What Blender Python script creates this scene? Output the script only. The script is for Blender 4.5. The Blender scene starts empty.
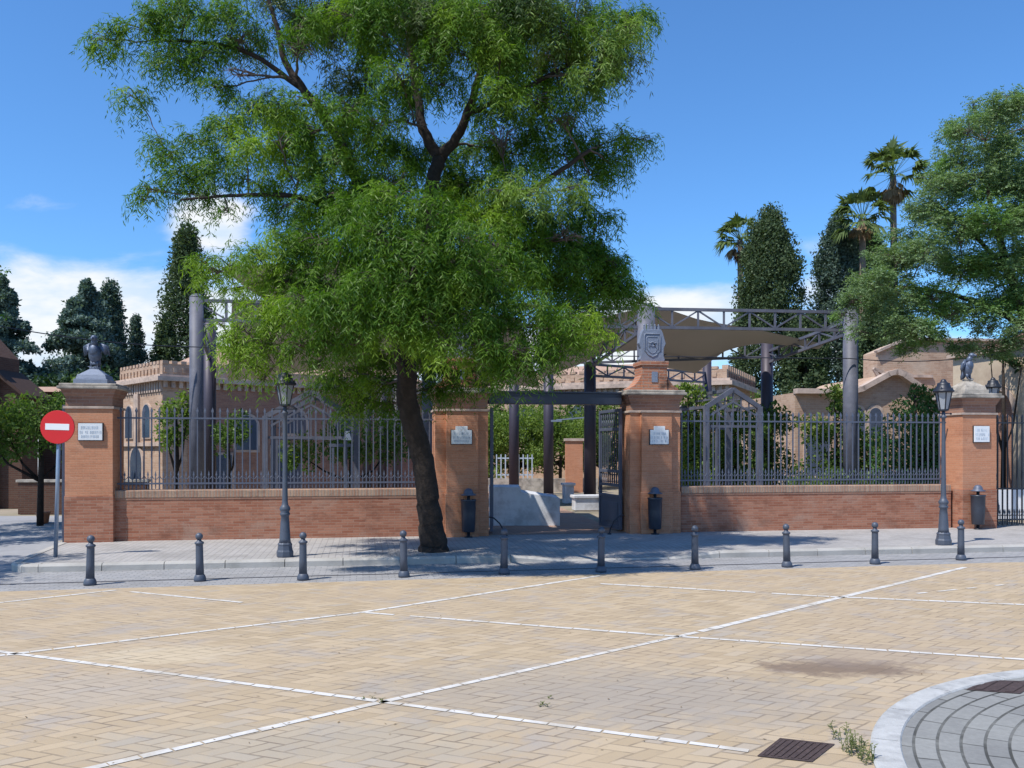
import bpy, math, random
import numpy as np
from mathutils import Vector, Matrix
R = math.radians
random.seed(7)
RNG = np.random.default_rng(11)

# ---------------------------------------------------------------- camera, sky, sun
scene = bpy.context.scene
col = scene.collection
F = 887.0; HY = 450.0; EYE = 2.0
cam_d = bpy.data.cameras.new('camera'); cam = bpy.data.objects.new('camera', cam_d); col.objects.link(cam)
cam_d.sensor_width = 36; cam_d.lens = 36*F/1024; cam_d.clip_end = 3000; cam_d.clip_start = 0.1
cam_d.shift_y = (HY-384)/1024
cam.location = (0, 0, EYE); cam.rotation_euler = (R(90), 0, 0)
scene.camera = cam

SUN_AZ = 50     # degrees to the left of straight behind the camera
SUN_EL = 58
sd = Vector((-math.sin(R(SUN_AZ))*math.cos(R(SUN_EL)), -math.cos(R(SUN_AZ))*math.cos(R(SUN_EL)), math.sin(R(SUN_EL))))
sl = bpy.data.lights.new('sun', 'SUN'); sl.energy = 4.7; sl.angle = R(0.53); sl.color = (1, .95, .87)
so = bpy.data.objects.new('sun', sl); col.objects.link(so)
so.rotation_euler = sd.to_track_quat('Z', 'Y').to_euler(); so.location = (-20, -20, 40)

world = bpy.data.worlds.new('World'); scene.world = world; world.use_nodes = True
wt = world.node_tree; wt.nodes.clear()
def N(nt, t, **kw):
    n = nt.nodes.new(t)
    for k, v in kw.items(): setattr(n, k, v)
    return n
def setin(nt, n, idx, v):
    if v is None: return
    if hasattr(v, 'is_output'): nt.links.new(v, n.inputs[idx])
    else: n.inputs[idx].default_value = v
def M_(nt, op, a, b=None, c=None, clamp=False):
    n = N(nt, 'ShaderNodeMath', operation=op); n.use_clamp = clamp
    setin(nt, n, 0, a); setin(nt, n, 1, b); setin(nt, n, 2, c)
    return n.outputs[0]
def mixc(nt, f, a, b, mode='MIX'):
    n = N(nt, 'ShaderNodeMix', data_type='RGBA', blend_type=mode)
    setin(nt, n, 0, f)
    for i, v in ((6, a), (7, b)):
        if hasattr(v, 'is_output'): nt.links.new(v, n.inputs[i])
        else: n.inputs[i].default_value = (*v, 1) if len(v) == 3 else v
    return n.outputs[2]
def sstep(nt, v, a, b):
    n = N(nt, 'ShaderNodeMapRange', interpolation_type='SMOOTHSTEP')
    setin(nt, n, 0, v); n.inputs[1].default_value = a; n.inputs[2].default_value = b
    return n.outputs[0]
def noise(nt, vec, scale, detail=4, rough=.55, dist=0):
    n = N(nt, 'ShaderNodeTexNoise'); setin(nt, n, 'Vector', vec)
    n.inputs['Scale'].default_value = scale; n.inputs['Detail'].default_value = detail
    n.inputs['Roughness'].default_value = rough; n.inputs['Distortion'].default_value = dist
    return n.outputs[0]

sky = N(wt, 'ShaderNodeTexSky', sky_type='NISHITA'); sky.sun_disc = False
sky.sun_elevation = R(SUN_EL); sky.sun_rotation = math.atan2(sd.x, sd.y)
sky.altitude = 30; sky.air_density = 1.0; sky.dust_density = .25; sky.ozone_density = 3.0
tc = N(wt, 'ShaderNodeTexCoord'); sep = N(wt, 'ShaderNodeSeparateXYZ'); wt.links.new(tc.outputs['Generated'], sep.inputs[0])
ya = M_(wt, 'MAXIMUM', M_(wt, 'ABSOLUTE', sep.outputs[1]), .05)
az = M_(wt, 'DIVIDE', sep.outputs[0], ya); elv = M_(wt, 'DIVIDE', sep.outputs[2], ya)
# clouds: (centre azimuth tangent, elevation tangent, radii, weight)
CL = [(-.56, .125, .36, .082, 1.25), (-.41, .125, .18, .072, 1.2), (-.25, .12, .2, .06, .95), (-.34, .252, .052, .042, .80), (-.54, .277, .085, .020, .50),
      (.17, .13, .14, .05, 1.15), (.36, .175, .055, .06, .62), (0, .10, .5, .05, .8), (.45, .1, .4, .04, .7), (-.9, .3, .2, .07, .8), (.95, .25, .25, .08, .8), (-.46,.285,.06,.012,.35)]
cl = None
for cx, cy, rx, ry, w in CL:
    dx = M_(wt, 'DIVIDE', M_(wt, 'SUBTRACT', az, cx), rx); dy = M_(wt, 'DIVIDE', M_(wt, 'SUBTRACT', elv, cy), ry)
    q = M_(wt, 'ADD', M_(wt, 'MULTIPLY', dx, dx), M_(wt, 'MULTIPLY', dy, dy))
    g = M_(wt, 'MULTIPLY', M_(wt, 'POWER', 2.718, M_(wt, 'MULTIPLY', q, -.7)), w)
    cl = g if cl is None else M_(wt, 'MAXIMUM', cl, g)
cmb = N(wt, 'ShaderNodeCombineXYZ'); wt.links.new(az, cmb.inputs[0]); wt.links.new(M_(wt, 'MULTIPLY', elv, 2.6), cmb.inputs[1])
nz = noise(wt, cmb.outputs[0], 5.0, 7, .58, .3)
cv = M_(wt, 'ADD', cl, M_(wt, 'MULTIPLY', M_(wt, 'SUBTRACT', nz, .5), 1.3))
cf = sstep(wt, cv, .38, .78)
ccol = mixc(wt, sstep(wt, noise(wt, cmb.outputs[0], 9, 4), .35, .6), (4.9, 5.9, 7.0), (7.0, 7.1, 7.2))
tint = mixc(wt, 1.0, sky.outputs[0], (.64, 1.04, 1.40), 'MULTIPLY')
skyc = mixc(wt, M_(wt, 'MULTIPLY', cf, .95), tint, ccol)
bg = N(wt, 'ShaderNodeBackground'); bg.inputs[1].default_value = .119
wt.links.new(skyc, bg.inputs[0]); wo = N(wt, 'ShaderNodeOutputWorld'); wt.links.new(bg.outputs[0], wo.inputs[0])

vs = scene.view_settings
vs.view_transform = 'Standard'; vs.look = 'None'; vs.exposure = 0.26; vs.gamma = 1; vs.use_curve_mapping = False
scene.render.engine = 'CYCLES'
scene.cycles.max_bounces = 6; scene.cycles.transparent_max_bounces = 8

# ---------------------------------------------------------------- helpers
def tag(o, label=None, cat=None, group=None, kind=None):
    if label: o['label'] = label
    if cat: o['category'] = cat
    if group: o['group'] = group
    if kind: o['kind'] = kind
    return o
def empty(name, loc, rz=0.0):
    o = bpy.data.objects.new(name, None); col.objects.link(o); o.location = loc; o.rotation_euler = (0, 0, rz)
    o.empty_display_size = .1
    return o
def copy_tree(o, parent=None):
    c = o.copy(); col.objects.link(c)
    if parent: c.parent = parent
    for ch in list(o.children): copy_tree(ch, c)
    return c
class MB:
    def __init__(s): s.v = []; s.f = []; s.sm = []
    def add(s, vs_, fs, smooth=False):
        b = len(s.v); s.v += [tuple(p) for p in vs_]; s.f += [tuple(i+b for i in f) for f in fs]; s.sm += [smooth]*len(fs)
        return s
    def box(s, x0, x1, y0, y1, z0, z1, mat=None):
        p = [(x0,y0,z0),(x1,y0,z0),(x1,y1,z0),(x0,y1,z0),(x0,y0,z1),(x1,y0,z1),(x1,y1,z1),(x0,y1,z1)]
        if mat: p = [mat @ Vector(q) for q in p]
        return s.add(p, [(0,3,2,1),(4,5,6,7),(0,1,5,4),(1,2,6,5),(2,3,7,6),(3,0,4,7)])
    def frustum(s, cx, cy, z0, z1, a0, b0, a1, b1):   # half sizes bottom / top
        p = [(cx-a0,cy-b0,z0),(cx+a0,cy-b0,z0),(cx+a0,cy+b0,z0),(cx-a0,cy+b0,z0),(cx-a1,cy-b1,z1),(cx+a1,cy-b1,z1),(cx+a1,cy+b1,z1),(cx-a1,cy+b1,z1)]
        return s.add(p, [(0,3,2,1),(4,5,6,7),(0,1,5,4),(1,2,6,5),(2,3,7,6),(3,0,4,7)])
    def lathe(s, prof, cx=0, cy=0, n=20, smooth=True, ph=0):
        vs_ = []; fs = []
        for r, z in prof:
            for k in range(n):
                a = 2*math.pi*k/n+ph; vs_.append((cx+r*math.cos(a), cy+r*math.sin(a), z))
        for i in range(len(prof)-1):
            for k in range(n):
                k2 = (k+1) % n; fs.append((i*n+k, i*n+k2, (i+1)*n+k2, (i+1)*n+k))
        fs.append(tuple(range(n))[::-1]); fs.append(tuple((len(prof)-1)*n+k for k in range(n)))
        return s.add(vs_, fs, smooth)
    def tube(s, pts, rad, n=8, smooth=True):
        pts = [Vector(p) for p in pts]; m = len(pts)
        if not hasattr(rad, '__len__'): rad = [rad]*m
        vs_ = []; ref = Vector((0.13, .21, 1)).normalized()
        for i, p in enumerate(pts):
            t = (pts[min(i+1, m-1)]-pts[max(i-1, 0)])
            if t.length < 1e-6: t = Vector((0, 0, 1))
            t.normalize()
            a = t.cross(ref if abs(t.dot(ref)) < .95 else Vector((1, 0, 0))).normalized(); b = t.cross(a)
            for k in range(n):
                an = 2*math.pi*k/n; vs_.append(p+(a*math.cos(an)+b*math.sin(an))*rad[i])
        fs = []
        for i in range(m-1):
            for k in range(n):
                k2 = (k+1) % n; fs.append((i*n+k, (i+1)*n+k, (i+1)*n+k2, i*n+k2))
        fs.append(tuple(range(n))); fs.append(tuple((m-1)*n+k for k in range(n))[::-1])
        return s.add(vs_, fs, smooth)
    def bar(s, a, b, w, h=None):
        h = h or w
        a = Vector(a); b = Vector(b); t = (b-a).normalized()
        up = Vector((0, 0, 1)) if abs(t.z) < .95 else Vector((0, 1, 0))
        x = t.cross(up).normalized()*w/2; y = x.cross(t).normalized()*h/2
        p = [a-x-y, a+x-y, a+x+y, a-x+y, b-x-y, b+x-y, b+x+y, b-x+y]
        return s.add(p, [(0,1,2,3),(7,6,5,4),(0,4,5,1),(1,5,6,2),(2,6,7,3),(3,7,4,0)])
    def ball(s, c, r, n=14, m=9, sc=(1,1,1)):
        vs_ = []; fs = []
        for i in range(m+1):
            th = math.pi*i/m
            for k in range(n):
                a = 2*math.pi*k/n
                vs_.append((c[0]+r*sc[0]*math.sin(th)*math.cos(a), c[1]+r*sc[1]*math.sin(th)*math.sin(a), c[2]+r*sc[2]*math.cos(th)))
        for i in range(m):
            for k in range(n):
                k2 = (k+1) % n; fs.append((i*n+k, (i+1)*n+k, (i+1)*n+k2, i*n+k2))
        return s.add(vs_, fs, True)
    def prism(s, poly, y0, y1):          # polygon in x,z extruded along y
        n = len(poly)
        p = [(x, y0, z) for x, z in poly]+[(x, y1, z) for x, z in poly]
        fs = [tuple(range(n)), tuple(range(2*n-1, n-1, -1))]+[(i, i+n, (i+1) % n+n, (i+1) % n) for i in range(n)]
        return s.add(p, fs)
    def build(s, name, mat, parent=None, bevel=0, recalc=True):
        me = bpy.data.meshes.new(name); me.from_pydata(s.v, [], s.f)
        me.polygons.foreach_set('use_smooth', s.sm); me.update()
        if recalc:
            import bmesh
            bm = bmesh.new(); bm.from_mesh(me); bmesh.ops.recalc_face_normals(bm, faces=bm.faces); bm.to_mesh(me); bm.free()
        o = bpy.data.objects.new(name, me); col.objects.link(o); me.materials.append(mat)
        if parent: o.parent = parent
        if bevel:
            b = o.modifiers.new('bevel', 'BEVEL'); b.width = bevel; b.segments = 2; b.limit_method = 'ANGLE'; b.angle_limit = R(40)
        return o
def np_quads(Q, name, mat, parent=None, extra=None):
    """Q: (n,4,3) array of leaf faces"""
    n = len(Q); me = bpy.data.meshes.new(name)
    me.vertices.add(n*4); me.vertices.foreach_set('co', Q.reshape(-1).astype(np.float32))
    me.loops.add(n*4); me.loops.foreach_set('vertex_index', np.arange(n*4, dtype=np.int32))
    me.polygons.add(n); me.polygons.foreach_set('loop_start', np.arange(0, n*4, 4, dtype=np.int32))
    me.polygons.foreach_set('loop_total', np.full(n, 4, dtype=np.int32))
    me.update(calc_edges=True); me.validate()
    o = bpy.data.objects.new(name, me); col.objects.link(o); me.materials.append(mat)
    if parent: o.parent = parent
    return o
def at(px, py, d):            # a point of the place seen at that pixel, d metres ahead
    return Vector(((px-512)/F*d, d, EYE-(py-HY)/F*d))
def gx(px, d): return (px-512)/F*d
def gz(py, d): return EYE-(py-HY)/F*d
SL = .168; WANG = math.atan(SL)
def wd(px, off=0.0):          # distance of the boundary wall line at a pixel column
    return (18.3+off+SL*8.1)/(1-SL*(px-512)/F)
def wp(px, off=0.0): d = wd(px, off); return Vector((gx(px, d), d, 0))

# ---------------------------------------------------------------- materials
def mat(name, base, rough=.7, metal=0, var=.12, scale=6, bump=0, bscale=40, spec=.3, var2=0, scale2=.7, col2=None, coat=0):
    m = bpy.data.materials.new(name); m.use_nodes = True; nt = m.node_tree; p = nt.nodes['Principled BSDF']
    tcn = N(nt, 'ShaderNodeTexCoord'); v = tcn.outputs['Object']
    c = base
    n1 = noise(nt, v, scale, 5, .6)
    k = M_(nt, 'ADD', M_(nt, 'MULTIPLY', M_(nt, 'SUBTRACT', n1, .5), var*4), 1.0)
    cc = N(nt, 'ShaderNodeCombineXYZ')
    for i in range(3): nt.links.new(k, cc.inputs[i])
    c = mixc(nt, 1.0, base, cc.outputs[0], 'MULTIPLY')
    if col2 is not None: c = mixc(nt, M_(nt, 'MULTIPLY', sstep(nt, noise(nt, v, scale2, 5, .65), .42, .68), var2), c, col2)
    nt.links.new(c, p.inputs['Base Color'])
    p.inputs['Roughness'].default_value = rough; p.inputs['Metallic'].default_value = metal
    p.inputs['Specular IOR Level'].default_value = spec
    if bump:
        b = N(nt, 'ShaderNodeBump'); b.inputs['Strength'].default_value = bump; b.inputs['Distance'].default_value = .02
        nt.links.new(noise(nt, v, bscale, 5, .6), b.inputs['Height']); nt.links.new(b.outputs[0], p.inputs['Normal'])
    return m
def brickmat(name, c1, c2, mortar, bw=.25, bh=.065, ms=.010, stain=(.12, .08, .06), st=.35, pale=None, pl=0):
    m = bpy.data.materials.new(name); m.use_nodes = True; nt = m.node_tree; p = nt.nodes['Principled BSDF']
    v = N(nt, 'ShaderNodeTexCoord').outputs['Object']; s = N(nt, 'ShaderNodeSeparateXYZ'); nt.links.new(v, s.inputs[0])
    c = N(nt, 'ShaderNodeCombineXYZ'); nt.links.new(M_(nt, 'ADD', s.outputs[0], s.outputs[1]), c.inputs[0]); nt.links.new(s.outputs[2], c.inputs[1])
    b = N(nt, 'ShaderNodeTexBrick'); nt.links.new(c.outputs[0], b.inputs['Vector'])
    b.inputs['Color1'].default_value = (*c1, 1); b.inputs['Color2'].default_value = (*c2, 1); b.inputs['Mortar'].default_value = (*mortar, 1)
    b.inputs['Scale'].default_value = 1; b.inputs['Mortar Size'].default_value = ms; b.inputs['Mortar Smooth'].default_value = .3
    b.inputs['Brick Width'].default_value = bw; b.inputs['Row Height'].default_value = bh; b.inputs['Bias'].default_value = -.1
    sc = N(nt, 'ShaderNodeMapping'); sc.inputs['Scale'].default_value = (1, 1, 1.6); nt.links.new(v, sc.inputs[0])
    cc = mixc(nt, M_(nt, 'MULTIPLY', sstep(nt, noise(nt, sc.outputs[0], 1.6, 6, .7), .48, .72), st), b.outputs[0], stain)
    if pale: cc = mixc(nt, M_(nt, 'MULTIPLY', sstep(nt, noise(nt, sc.outputs[0], 1.1, 6, .7, .4), .5, .7), pl), cc, pale)
    fine = M_(nt, 'ADD', M_(nt, 'MULTIPLY', noise(nt, v, 30, 4, .7), .5), .75)
    f3 = N(nt, 'ShaderNodeCombineXYZ')
    for i in range(3): nt.links.new(fine, f3.inputs[i])
    cc = mixc(nt, 1.0, cc, f3.outputs[0], 'MULTIPLY')
    nt.links.new(cc, p.inputs['Base Color']); p.inputs['Roughness'].default_value = .9; p.inputs['Specular IOR Level'].default_value = .2
    bp = N(nt, 'ShaderNodeBump'); bp.inputs['Strength'].default_value = .5; bp.inputs['Distance'].default_value = .01
    h = M_(nt, 'ADD', M_(nt, 'MULTIPLY', b.outputs['Fac'], -1), M_(nt, 'MULTIPLY', noise(nt, v, 50, 3), .5))
    nt.links.new(h, bp.inputs['Height']); nt.links.new(bp.outputs[0], p.inputs['Normal'])
    return m
def leafmat(name, c1, c2, trans=.45, c3=None, patch=.35):
    m = bpy.data.materials.new(name); m.use_nodes = True; nt = m.node_tree; nt.nodes.clear()
    g = N(nt, 'ShaderNodeNewGeometry'); tcn = N(nt, 'ShaderNodeTexCoord')
    c = mixc(nt, g.outputs['Random Per Island'], c1, c2)
    if c3: c = mixc(nt, sstep(nt, noise(nt, tcn.outputs['Object'], patch, 3), .48, .66), c, c3)
    d = N(nt, 'ShaderNodeBsdfDiffuse'); t = N(nt, 'ShaderNodeBsdfTranslucent'); gl = N(nt, 'ShaderNodeBsdfGlossy'); gl.inputs['Roughness'].default_value = .45
    gl.inputs['Color'].default_value = (.6, .65, .6, 1)
    tcol = mixc(nt, 1.0, c, (1.35, 1.5, .55), 'MULTIPLY')
    nt.links.new(c, d.inputs[0]); nt.links.new(tcol, t.inputs[0])
    mx = N(nt, 'ShaderNodeMixShader'); mx.inputs[0].default_value = trans; nt.links.new(d.outputs[0], mx.inputs[1]); nt.links.new(t.outputs[0], mx.inputs[2])
    m2 = N(nt, 'ShaderNodeMixShader'); m2.inputs[0].default_value = .02; nt.links.new(mx.outputs[0], m2.inputs[1]); nt.links.new(gl.outputs[0], m2.inputs[2])
    o = N(nt, 'ShaderNodeOutputMaterial'); nt.links.new(m2.outputs[0], o.inputs[0])
    return m

BRICK = brickmat('wall_brick', (.30, .115, .07), (.42, .20, .13), (.34, .215, .155), bh=.058, ms=.006, stain=(.20, .085, .055), st=.8, pale=(.38, .27, .21), pl=.45)
PIERB = brickmat('pillar_brick', (.47, .205, .115), (.54, .25, .145), (.48, .27, .17), bw=.25, bh=.05, ms=.005, stain=(.30, .13, .08), st=.5, pale=(.50, .33, .24), pl=.35)
CAPB = brickmat('pedestal_brick', (.38, .15, .09), (.48, .22, .13), (.36, .25, .2), stain=(.05, .035, .03), st=.95)
COPE = brickmat('coping_brick', (.34, .19, .13), (.44, .29, .20), (.33, .26, .21), bw=.065, bh=.4, ms=.012, stain=(.14, .11, .09), st=.6)
SHADEB = brickmat('shade_dark_brick', (.09, .042, .03), (.12, .06, .042), (.10, .075, .06), st=.5)  # brick with tree shade put into its base colour
STONE = mat('stone', (.40, .36, .31), .9, var=.2, scale=5, bump=.3, col2=(.13, .12, .11), var2=.8, scale2=3)
KERB = mat('kerb_stone', (.42, .40, .37), .9, var=.12, scale=4, bump=.3, col2=(.24, .23, .21), var2=.6, scale2=2)
RINGM = mat('ring_stone', (.43, .43, .42), .85, var=.12, scale=9, bump=.35, bscale=90, col2=(.26, .26, .26), var2=.7, scale2=6)
IRON = mat('painted_iron', (.07, .084, .115), .5, .1, var=.10, scale=9, bump=.1, spec=.5)
IRON_L = mat('grey_blue_iron', (.09, .105, .15), .5, .1, var=.10, scale=9, spec=.5)
IRON_D = mat('black_iron', (.022, .026, .038), .45, .2, var=.15, scale=9, spec=.5)
BEAMM = mat('dark_blue_steel', (.025, .032, .055), .4, .2, var=.15, scale=3, spec=.5)
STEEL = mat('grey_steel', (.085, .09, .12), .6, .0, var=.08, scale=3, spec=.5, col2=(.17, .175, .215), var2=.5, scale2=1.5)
STEEL_D = mat('shaded_purple_steel', (.052, .045, .062), .5, .2, var=.12, scale=3, spec=.4)  # column steel with the canopy's shade put into its colour
GALV = mat('galvanised_steel', (.30, .36, .45), .35, .5, var=.05, scale=20)
BRONZE = mat('bluish_bronze', (.10, .125, .18), .45, .4, var=.25, scale=14, bump=.4, bscale=30, spec=.5)
CREST = mat('crest_grey', (.20, .235, .31), .6, .1, var=.12, scale=12, bump=.4, bscale=45)
MARBLE = mat('white_plaque', (.72, .74, .76), .4, var=.04, scale=8, spec=.5)
LETTER = mat('letter_ink', (.45, .52, .60), .6)
REDP = mat('red_sign_paint', (.62, .015, .02), .35, var=.04, spec=.5)
WHITEP = mat('white_sign_paint', (.80, .80, .82), .4, var=.03)
GLASSM = mat('lantern_glass', (.30, .33, .37), .15, spec=.6, var=.08)
WINM = mat('window_glass', (.06, .08, .12), .12, spec=.7, var=.1)
BLUEW = mat('blue_window', (.05, .075, .12), .2, spec=.6, var=.1)
STUCCO = brickmat('pinkish_tan_brick', (.40, .265, .185), (.48, .34, .245), (.46, .36, .28), bw=.3, bh=.09, ms=.008, stain=(.24, .15, .11), st=.7, pale=(.52, .42, .33), pl=.6)
PALES = mat('pale_stucco', (.56, .46, .34), .9, var=.08, scale=2, bump=.2, col2=(.33, .25, .19), var2=.65, scale2=.6)
TRIM = mat('pale_cornice', (.50, .39, .32), .85, var=.15, scale=5, bump=.3, col2=(.2, .16, .14), var2=.6, scale2=2)
TILE = mat('roof_tile', (.40, .27, .20), .9, var=.2, scale=9, bump=.5, bscale=14, col2=(.30, .17, .12), var2=.6, scale2=1.5)
SHADEW = brickmat('shaded_brown_brick', (.27, .14, .10), (.34, .19, .13), (.3, .2, .16), stain=(.15, .08, .06), st=.5)  # brick with shade put into its colour, for shaded faces
WHITEC = mat('white_concrete', (.62, .63, .65), .8, var=.10, scale=5, bump=.3, col2=(.36, .36, .37), var2=.75, scale2=2.2)
SAIL = mat('beige_fabric', (.42, .395, .375), .95, var=.04, scale=1)
BARK = mat('bark', (.035, .027, .023), .95, var=.35, scale=9, bump=1.0, bscale=16, col2=(.02, .016, .014), var2=.8, scale2=5)
TWIG = mat('twig_bark', (.10, .08, .07), .95, var=.3, scale=9)
PBARK = mat('palm_bark', (.17, .13, .10), .95, var=.3, scale=6, bump=.6)
GRATE = mat('rusty_iron', (.085, .06, .055), .7, .3, var=.3, scale=20, bump=.4)
TERRA = mat('terracotta', (.50, .20, .10), .8, var=.1)
PLASTIC = mat('dark_bin', (.035, .042, .06), .4, .1, var=.15, scale=8, spec=.5)
LEAF = leafmat('acacia_leaf', (.04, .105, .013), (.125, .225, .026), .44, (.21, .32, .035), .55)  # noise clumps put a lit yellow-green into the leaf colour
LEAF_Y = leafmat('sunlit_leaf', (.13, .22, .04), (.22, .31, .08), .42, (.08,.15,.02), .7)  # paler leaves, sunlit tone put into their colour
LEAF_O = leafmat('olive_leaf', (.08, .115, .04), (.15, .19, .08), .35, (.05,.09,.025), .6)
LEAF_R = leafmat('blue_green_leaf', (.12, .19, .09), (.22, .30, .16), .35, (.13, .23, .07), .5)
CYP = leafmat('cypress_leaf', (.05, .08, .038), (.09, .125, .06), .2)
CYP_B = leafmat('blue_cypress_leaf', (.055, .09, .075), (.10, .145, .115), .18)
CEDAR = leafmat('cedar_leaf', (.09, .14, .125), (.16, .22, .19), .15, (.05, .085, .07), .4)
BUSH = leafmat('bush_leaf', (.06, .115, .025), (.12, .19, .05), .35, (.18, .23, .05), .6)
BUSH_L = leafmat('light_bush_leaf', (.10, .17, .03), (.19, .26, .06), .35)
BUSH_D = leafmat('dark_bush_leaf', (.02, .045, .018), (.045, .08, .03), .2)
PALM = leafmat('palm_leaf', (.07, .11, .04), (.15, .20, .08), .3)
DRY = leafmat('dry_palm_leaf', (.16, .11, .06), (.24, .17, .10), .1)
WEED = leafmat('weed_leaf', (.12, .15, .05), (.20, .20, .10), .3)

# ---- plaza paving: herringbone of tan blocks laid along the two directions of the white bands
LA = Vector((.735, .678, 0)); LB = Vector((.925, -.38, 0))       # directions of the white stone bands
def plaza_mat():
    m = bpy.data.materials.new('tan_block_paving'); m.use_nodes = True; nt = m.node_tree; p = nt.nodes['Principled BSDF']
    v = N(nt, 'ShaderNodeTexCoord').outputs['Object']; s = N(nt, 'ShaderNodeSeparateXYZ'); nt.links.new(v, s.inputs[0])
    det = LA.x*LB.y-LA.y*LB.x; cell = .135
    wob = M_(nt, 'MULTIPLY', M_(nt, 'SUBTRACT', noise(nt, v, 3.0, 2), .5), .05)
    X = M_(nt, 'ADD', s.outputs[0], wob); Y = s.outputs[1]
    def lin(a, b): return M_(nt, 'ADD', M_(nt, 'MULTIPLY', X, a/cell), M_(nt, 'MULTIPLY', Y, b/cell))
    a = M_(nt, 'ADD', lin(LB.y/det, -LB.x/det), 400.3); b = M_(nt, 'ADD', lin(-LA.y/det, LA.x/det), 400.6)
    ia = M_(nt, 'FLOOR', a); ib = M_(nt, 'FLOOR', b); fa = M_(nt, 'FRACT', a); fb = M_(nt, 'FRACT', b)
    k = M_(nt, 'FLOORED_MODULO', M_(nt, 'SUBTRACT', ia, ib), 4.0)
    hor = M_(nt, 'LESS_THAN', k, 1.5)
    odd = M_(nt, 'ADD', M_(nt, 'COMPARE', k, 1.0, .1), M_(nt, 'COMPARE', k, 2.0, .1))
    def sel(h, x, y): return M_(nt, 'ADD', M_(nt, 'MULTIPLY', h, x), M_(nt, 'MULTIPLY', M_(nt, 'SUBTRACT', 1.0, h), y))
    U = M_(nt, 'ADD', sel(hor, fa, fb), odd); V = sel(hor, fb, fa)
    e = M_(nt, 'MINIMUM', M_(nt, 'MINIMUM', U, M_(nt, 'SUBTRACT', 2.0, U)), M_(nt, 'MINIMUM', V, M_(nt, 'SUBTRACT', 1.0, V)))
    ida = M_(nt, 'SUBTRACT', ia, M_(nt, 'MULTIPLY', hor, odd)); idb = M_(nt, 'SUBTRACT', ib, M_(nt, 'MULTIPLY', M_(nt, 'SUBTRACT', 1.0, hor), odd))
    cid = N(nt, 'ShaderNodeCombineXYZ'); nt.links.new(ida, cid.inputs[0]); nt.links.new(idb, cid.inputs[1]); nt.links.new(hor, cid.inputs[2])
    wn = N(nt, 'ShaderNodeTexWhiteNoise', noise_dimensions='3D'); nt.links.new(cid.outputs[0], wn.inputs[0])
    c = mixc(nt, wn.outputs[0], (.37, .285, .185), (.465, .365, .245))
    c = mixc(nt, M_(nt, 'MULTIPLY', sstep(nt, wn.outputs[0], .80, 1.0), .55), c, (.30, .275, .25))
    # broad worn areas: greyer, pinker
    c = mixc(nt, M_(nt, 'MULTIPLY', sstep(nt, noise(nt, v, .32, 5, .6), .42, .66), .55), c, (.405, .315, .22))
    c = mixc(nt, M_(nt, 'MULTIPLY', sstep(nt, noise(nt, v, 1.3, 6, .7, .5), .50, .72), .60), c, (.30, .28, .27))
    c = mixc(nt, M_(nt, 'MULTIPLY', sstep(nt, noise(nt, v, 6, 5, .75), .56, .75), .45), c, (.28, .23, .18))
    c = mixc(nt, M_(nt, 'MULTIPLY', sstep(nt, noise(nt, v, 17, 3, .5), .70, .76), .5), c, (.12, .10, .08))
    # dark spill right of centre and a pale patch on the left
    def blob(px, py, rx, ry, colr, w):
        nonlocal c
        d = EYE*F/(py-HY); x0 = gx(px, d)
        dx = M_(nt, 'DIVIDE', M_(nt, 'SUBTRACT', s.outputs[0], x0), rx); dy = M_(nt, 'DIVIDE', M_(nt, 'SUBTRACT', s.outputs[1], d), ry)
        q = M_(nt, 'ADD', M_(nt, 'MULTIPLY', dx, dx), M_(nt, 'MULTIPLY', dy, dy))
        q = M_(nt, 'ADD', q, M_(nt, 'MULTIPLY', M_(nt, 'SUBTRACT', noise(nt, v, 4, 5, .7), .5), 2.6))
        c = mixc(nt, M_(nt, 'MULTIPLY', M_(nt, 'SUBTRACT', 1.0, sstep(nt, q, .1, 1.2)), w), c, colr)
    blob(842, 668, .85, .4, (.15, .105, .08), .8)
    blob(880, 655, 1.1, .5, (.30, .24, .19), .5)
    blob(160, 655, .9, .45, (.52, .43, .30), .6)
    blob(560, 690, 2.0, 1.1, (.30, .265, .225), .55)
    blob(700, 700, 1.6, .9, (.29, .255, .22), .5)
    blob(300, 745, 1.6, .6, (.33, .30, .25), .5)
    blob(100, 690, 1.2, .7, (.34, .31, .28), .4)
    jn = M_(nt, 'ADD', .055, M_(nt, 'MULTIPLY', noise(nt, v, 3, 3), .05))
    jf = M_(nt, 'SUBTRACT', 1.0, sstep(nt, M_(nt, 'DIVIDE', e, jn), .5, 1.3))
    # one long joint direction is more open than the other
    c = mixc(nt, M_(nt, 'MULTIPLY', jf, M_(nt, 'ADD', .12, M_(nt, 'MULTIPLY', sstep(nt, noise(nt, v, 2.2, 4, .7), .38, .68), .62))), c, (.16, .125, .095))
    nt.links.new(c, p.inputs['Base Color']); p.inputs['Roughness'].default_value = .85; p.inputs['Specular IOR Level'].default_value = .25
    bp = N(nt, 'ShaderNodeBump'); bp.inputs['Strength'].default_value = .5; bp.inputs['Distance'].default_value = .006
    h = M_(nt, 'ADD', M_(nt, 'SUBTRACT', 1.0, jf), M_(nt, 'ADD', M_(nt, 'MULTIPLY', noise(nt, v, 60, 4), .4), M_(nt, 'MULTIPLY', wn.outputs[0], .3)))
    nt.links.new(h, bp.inputs['Height']); nt.links.new(bp.outputs[0], p.inputs['Normal'])
    return m
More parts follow.
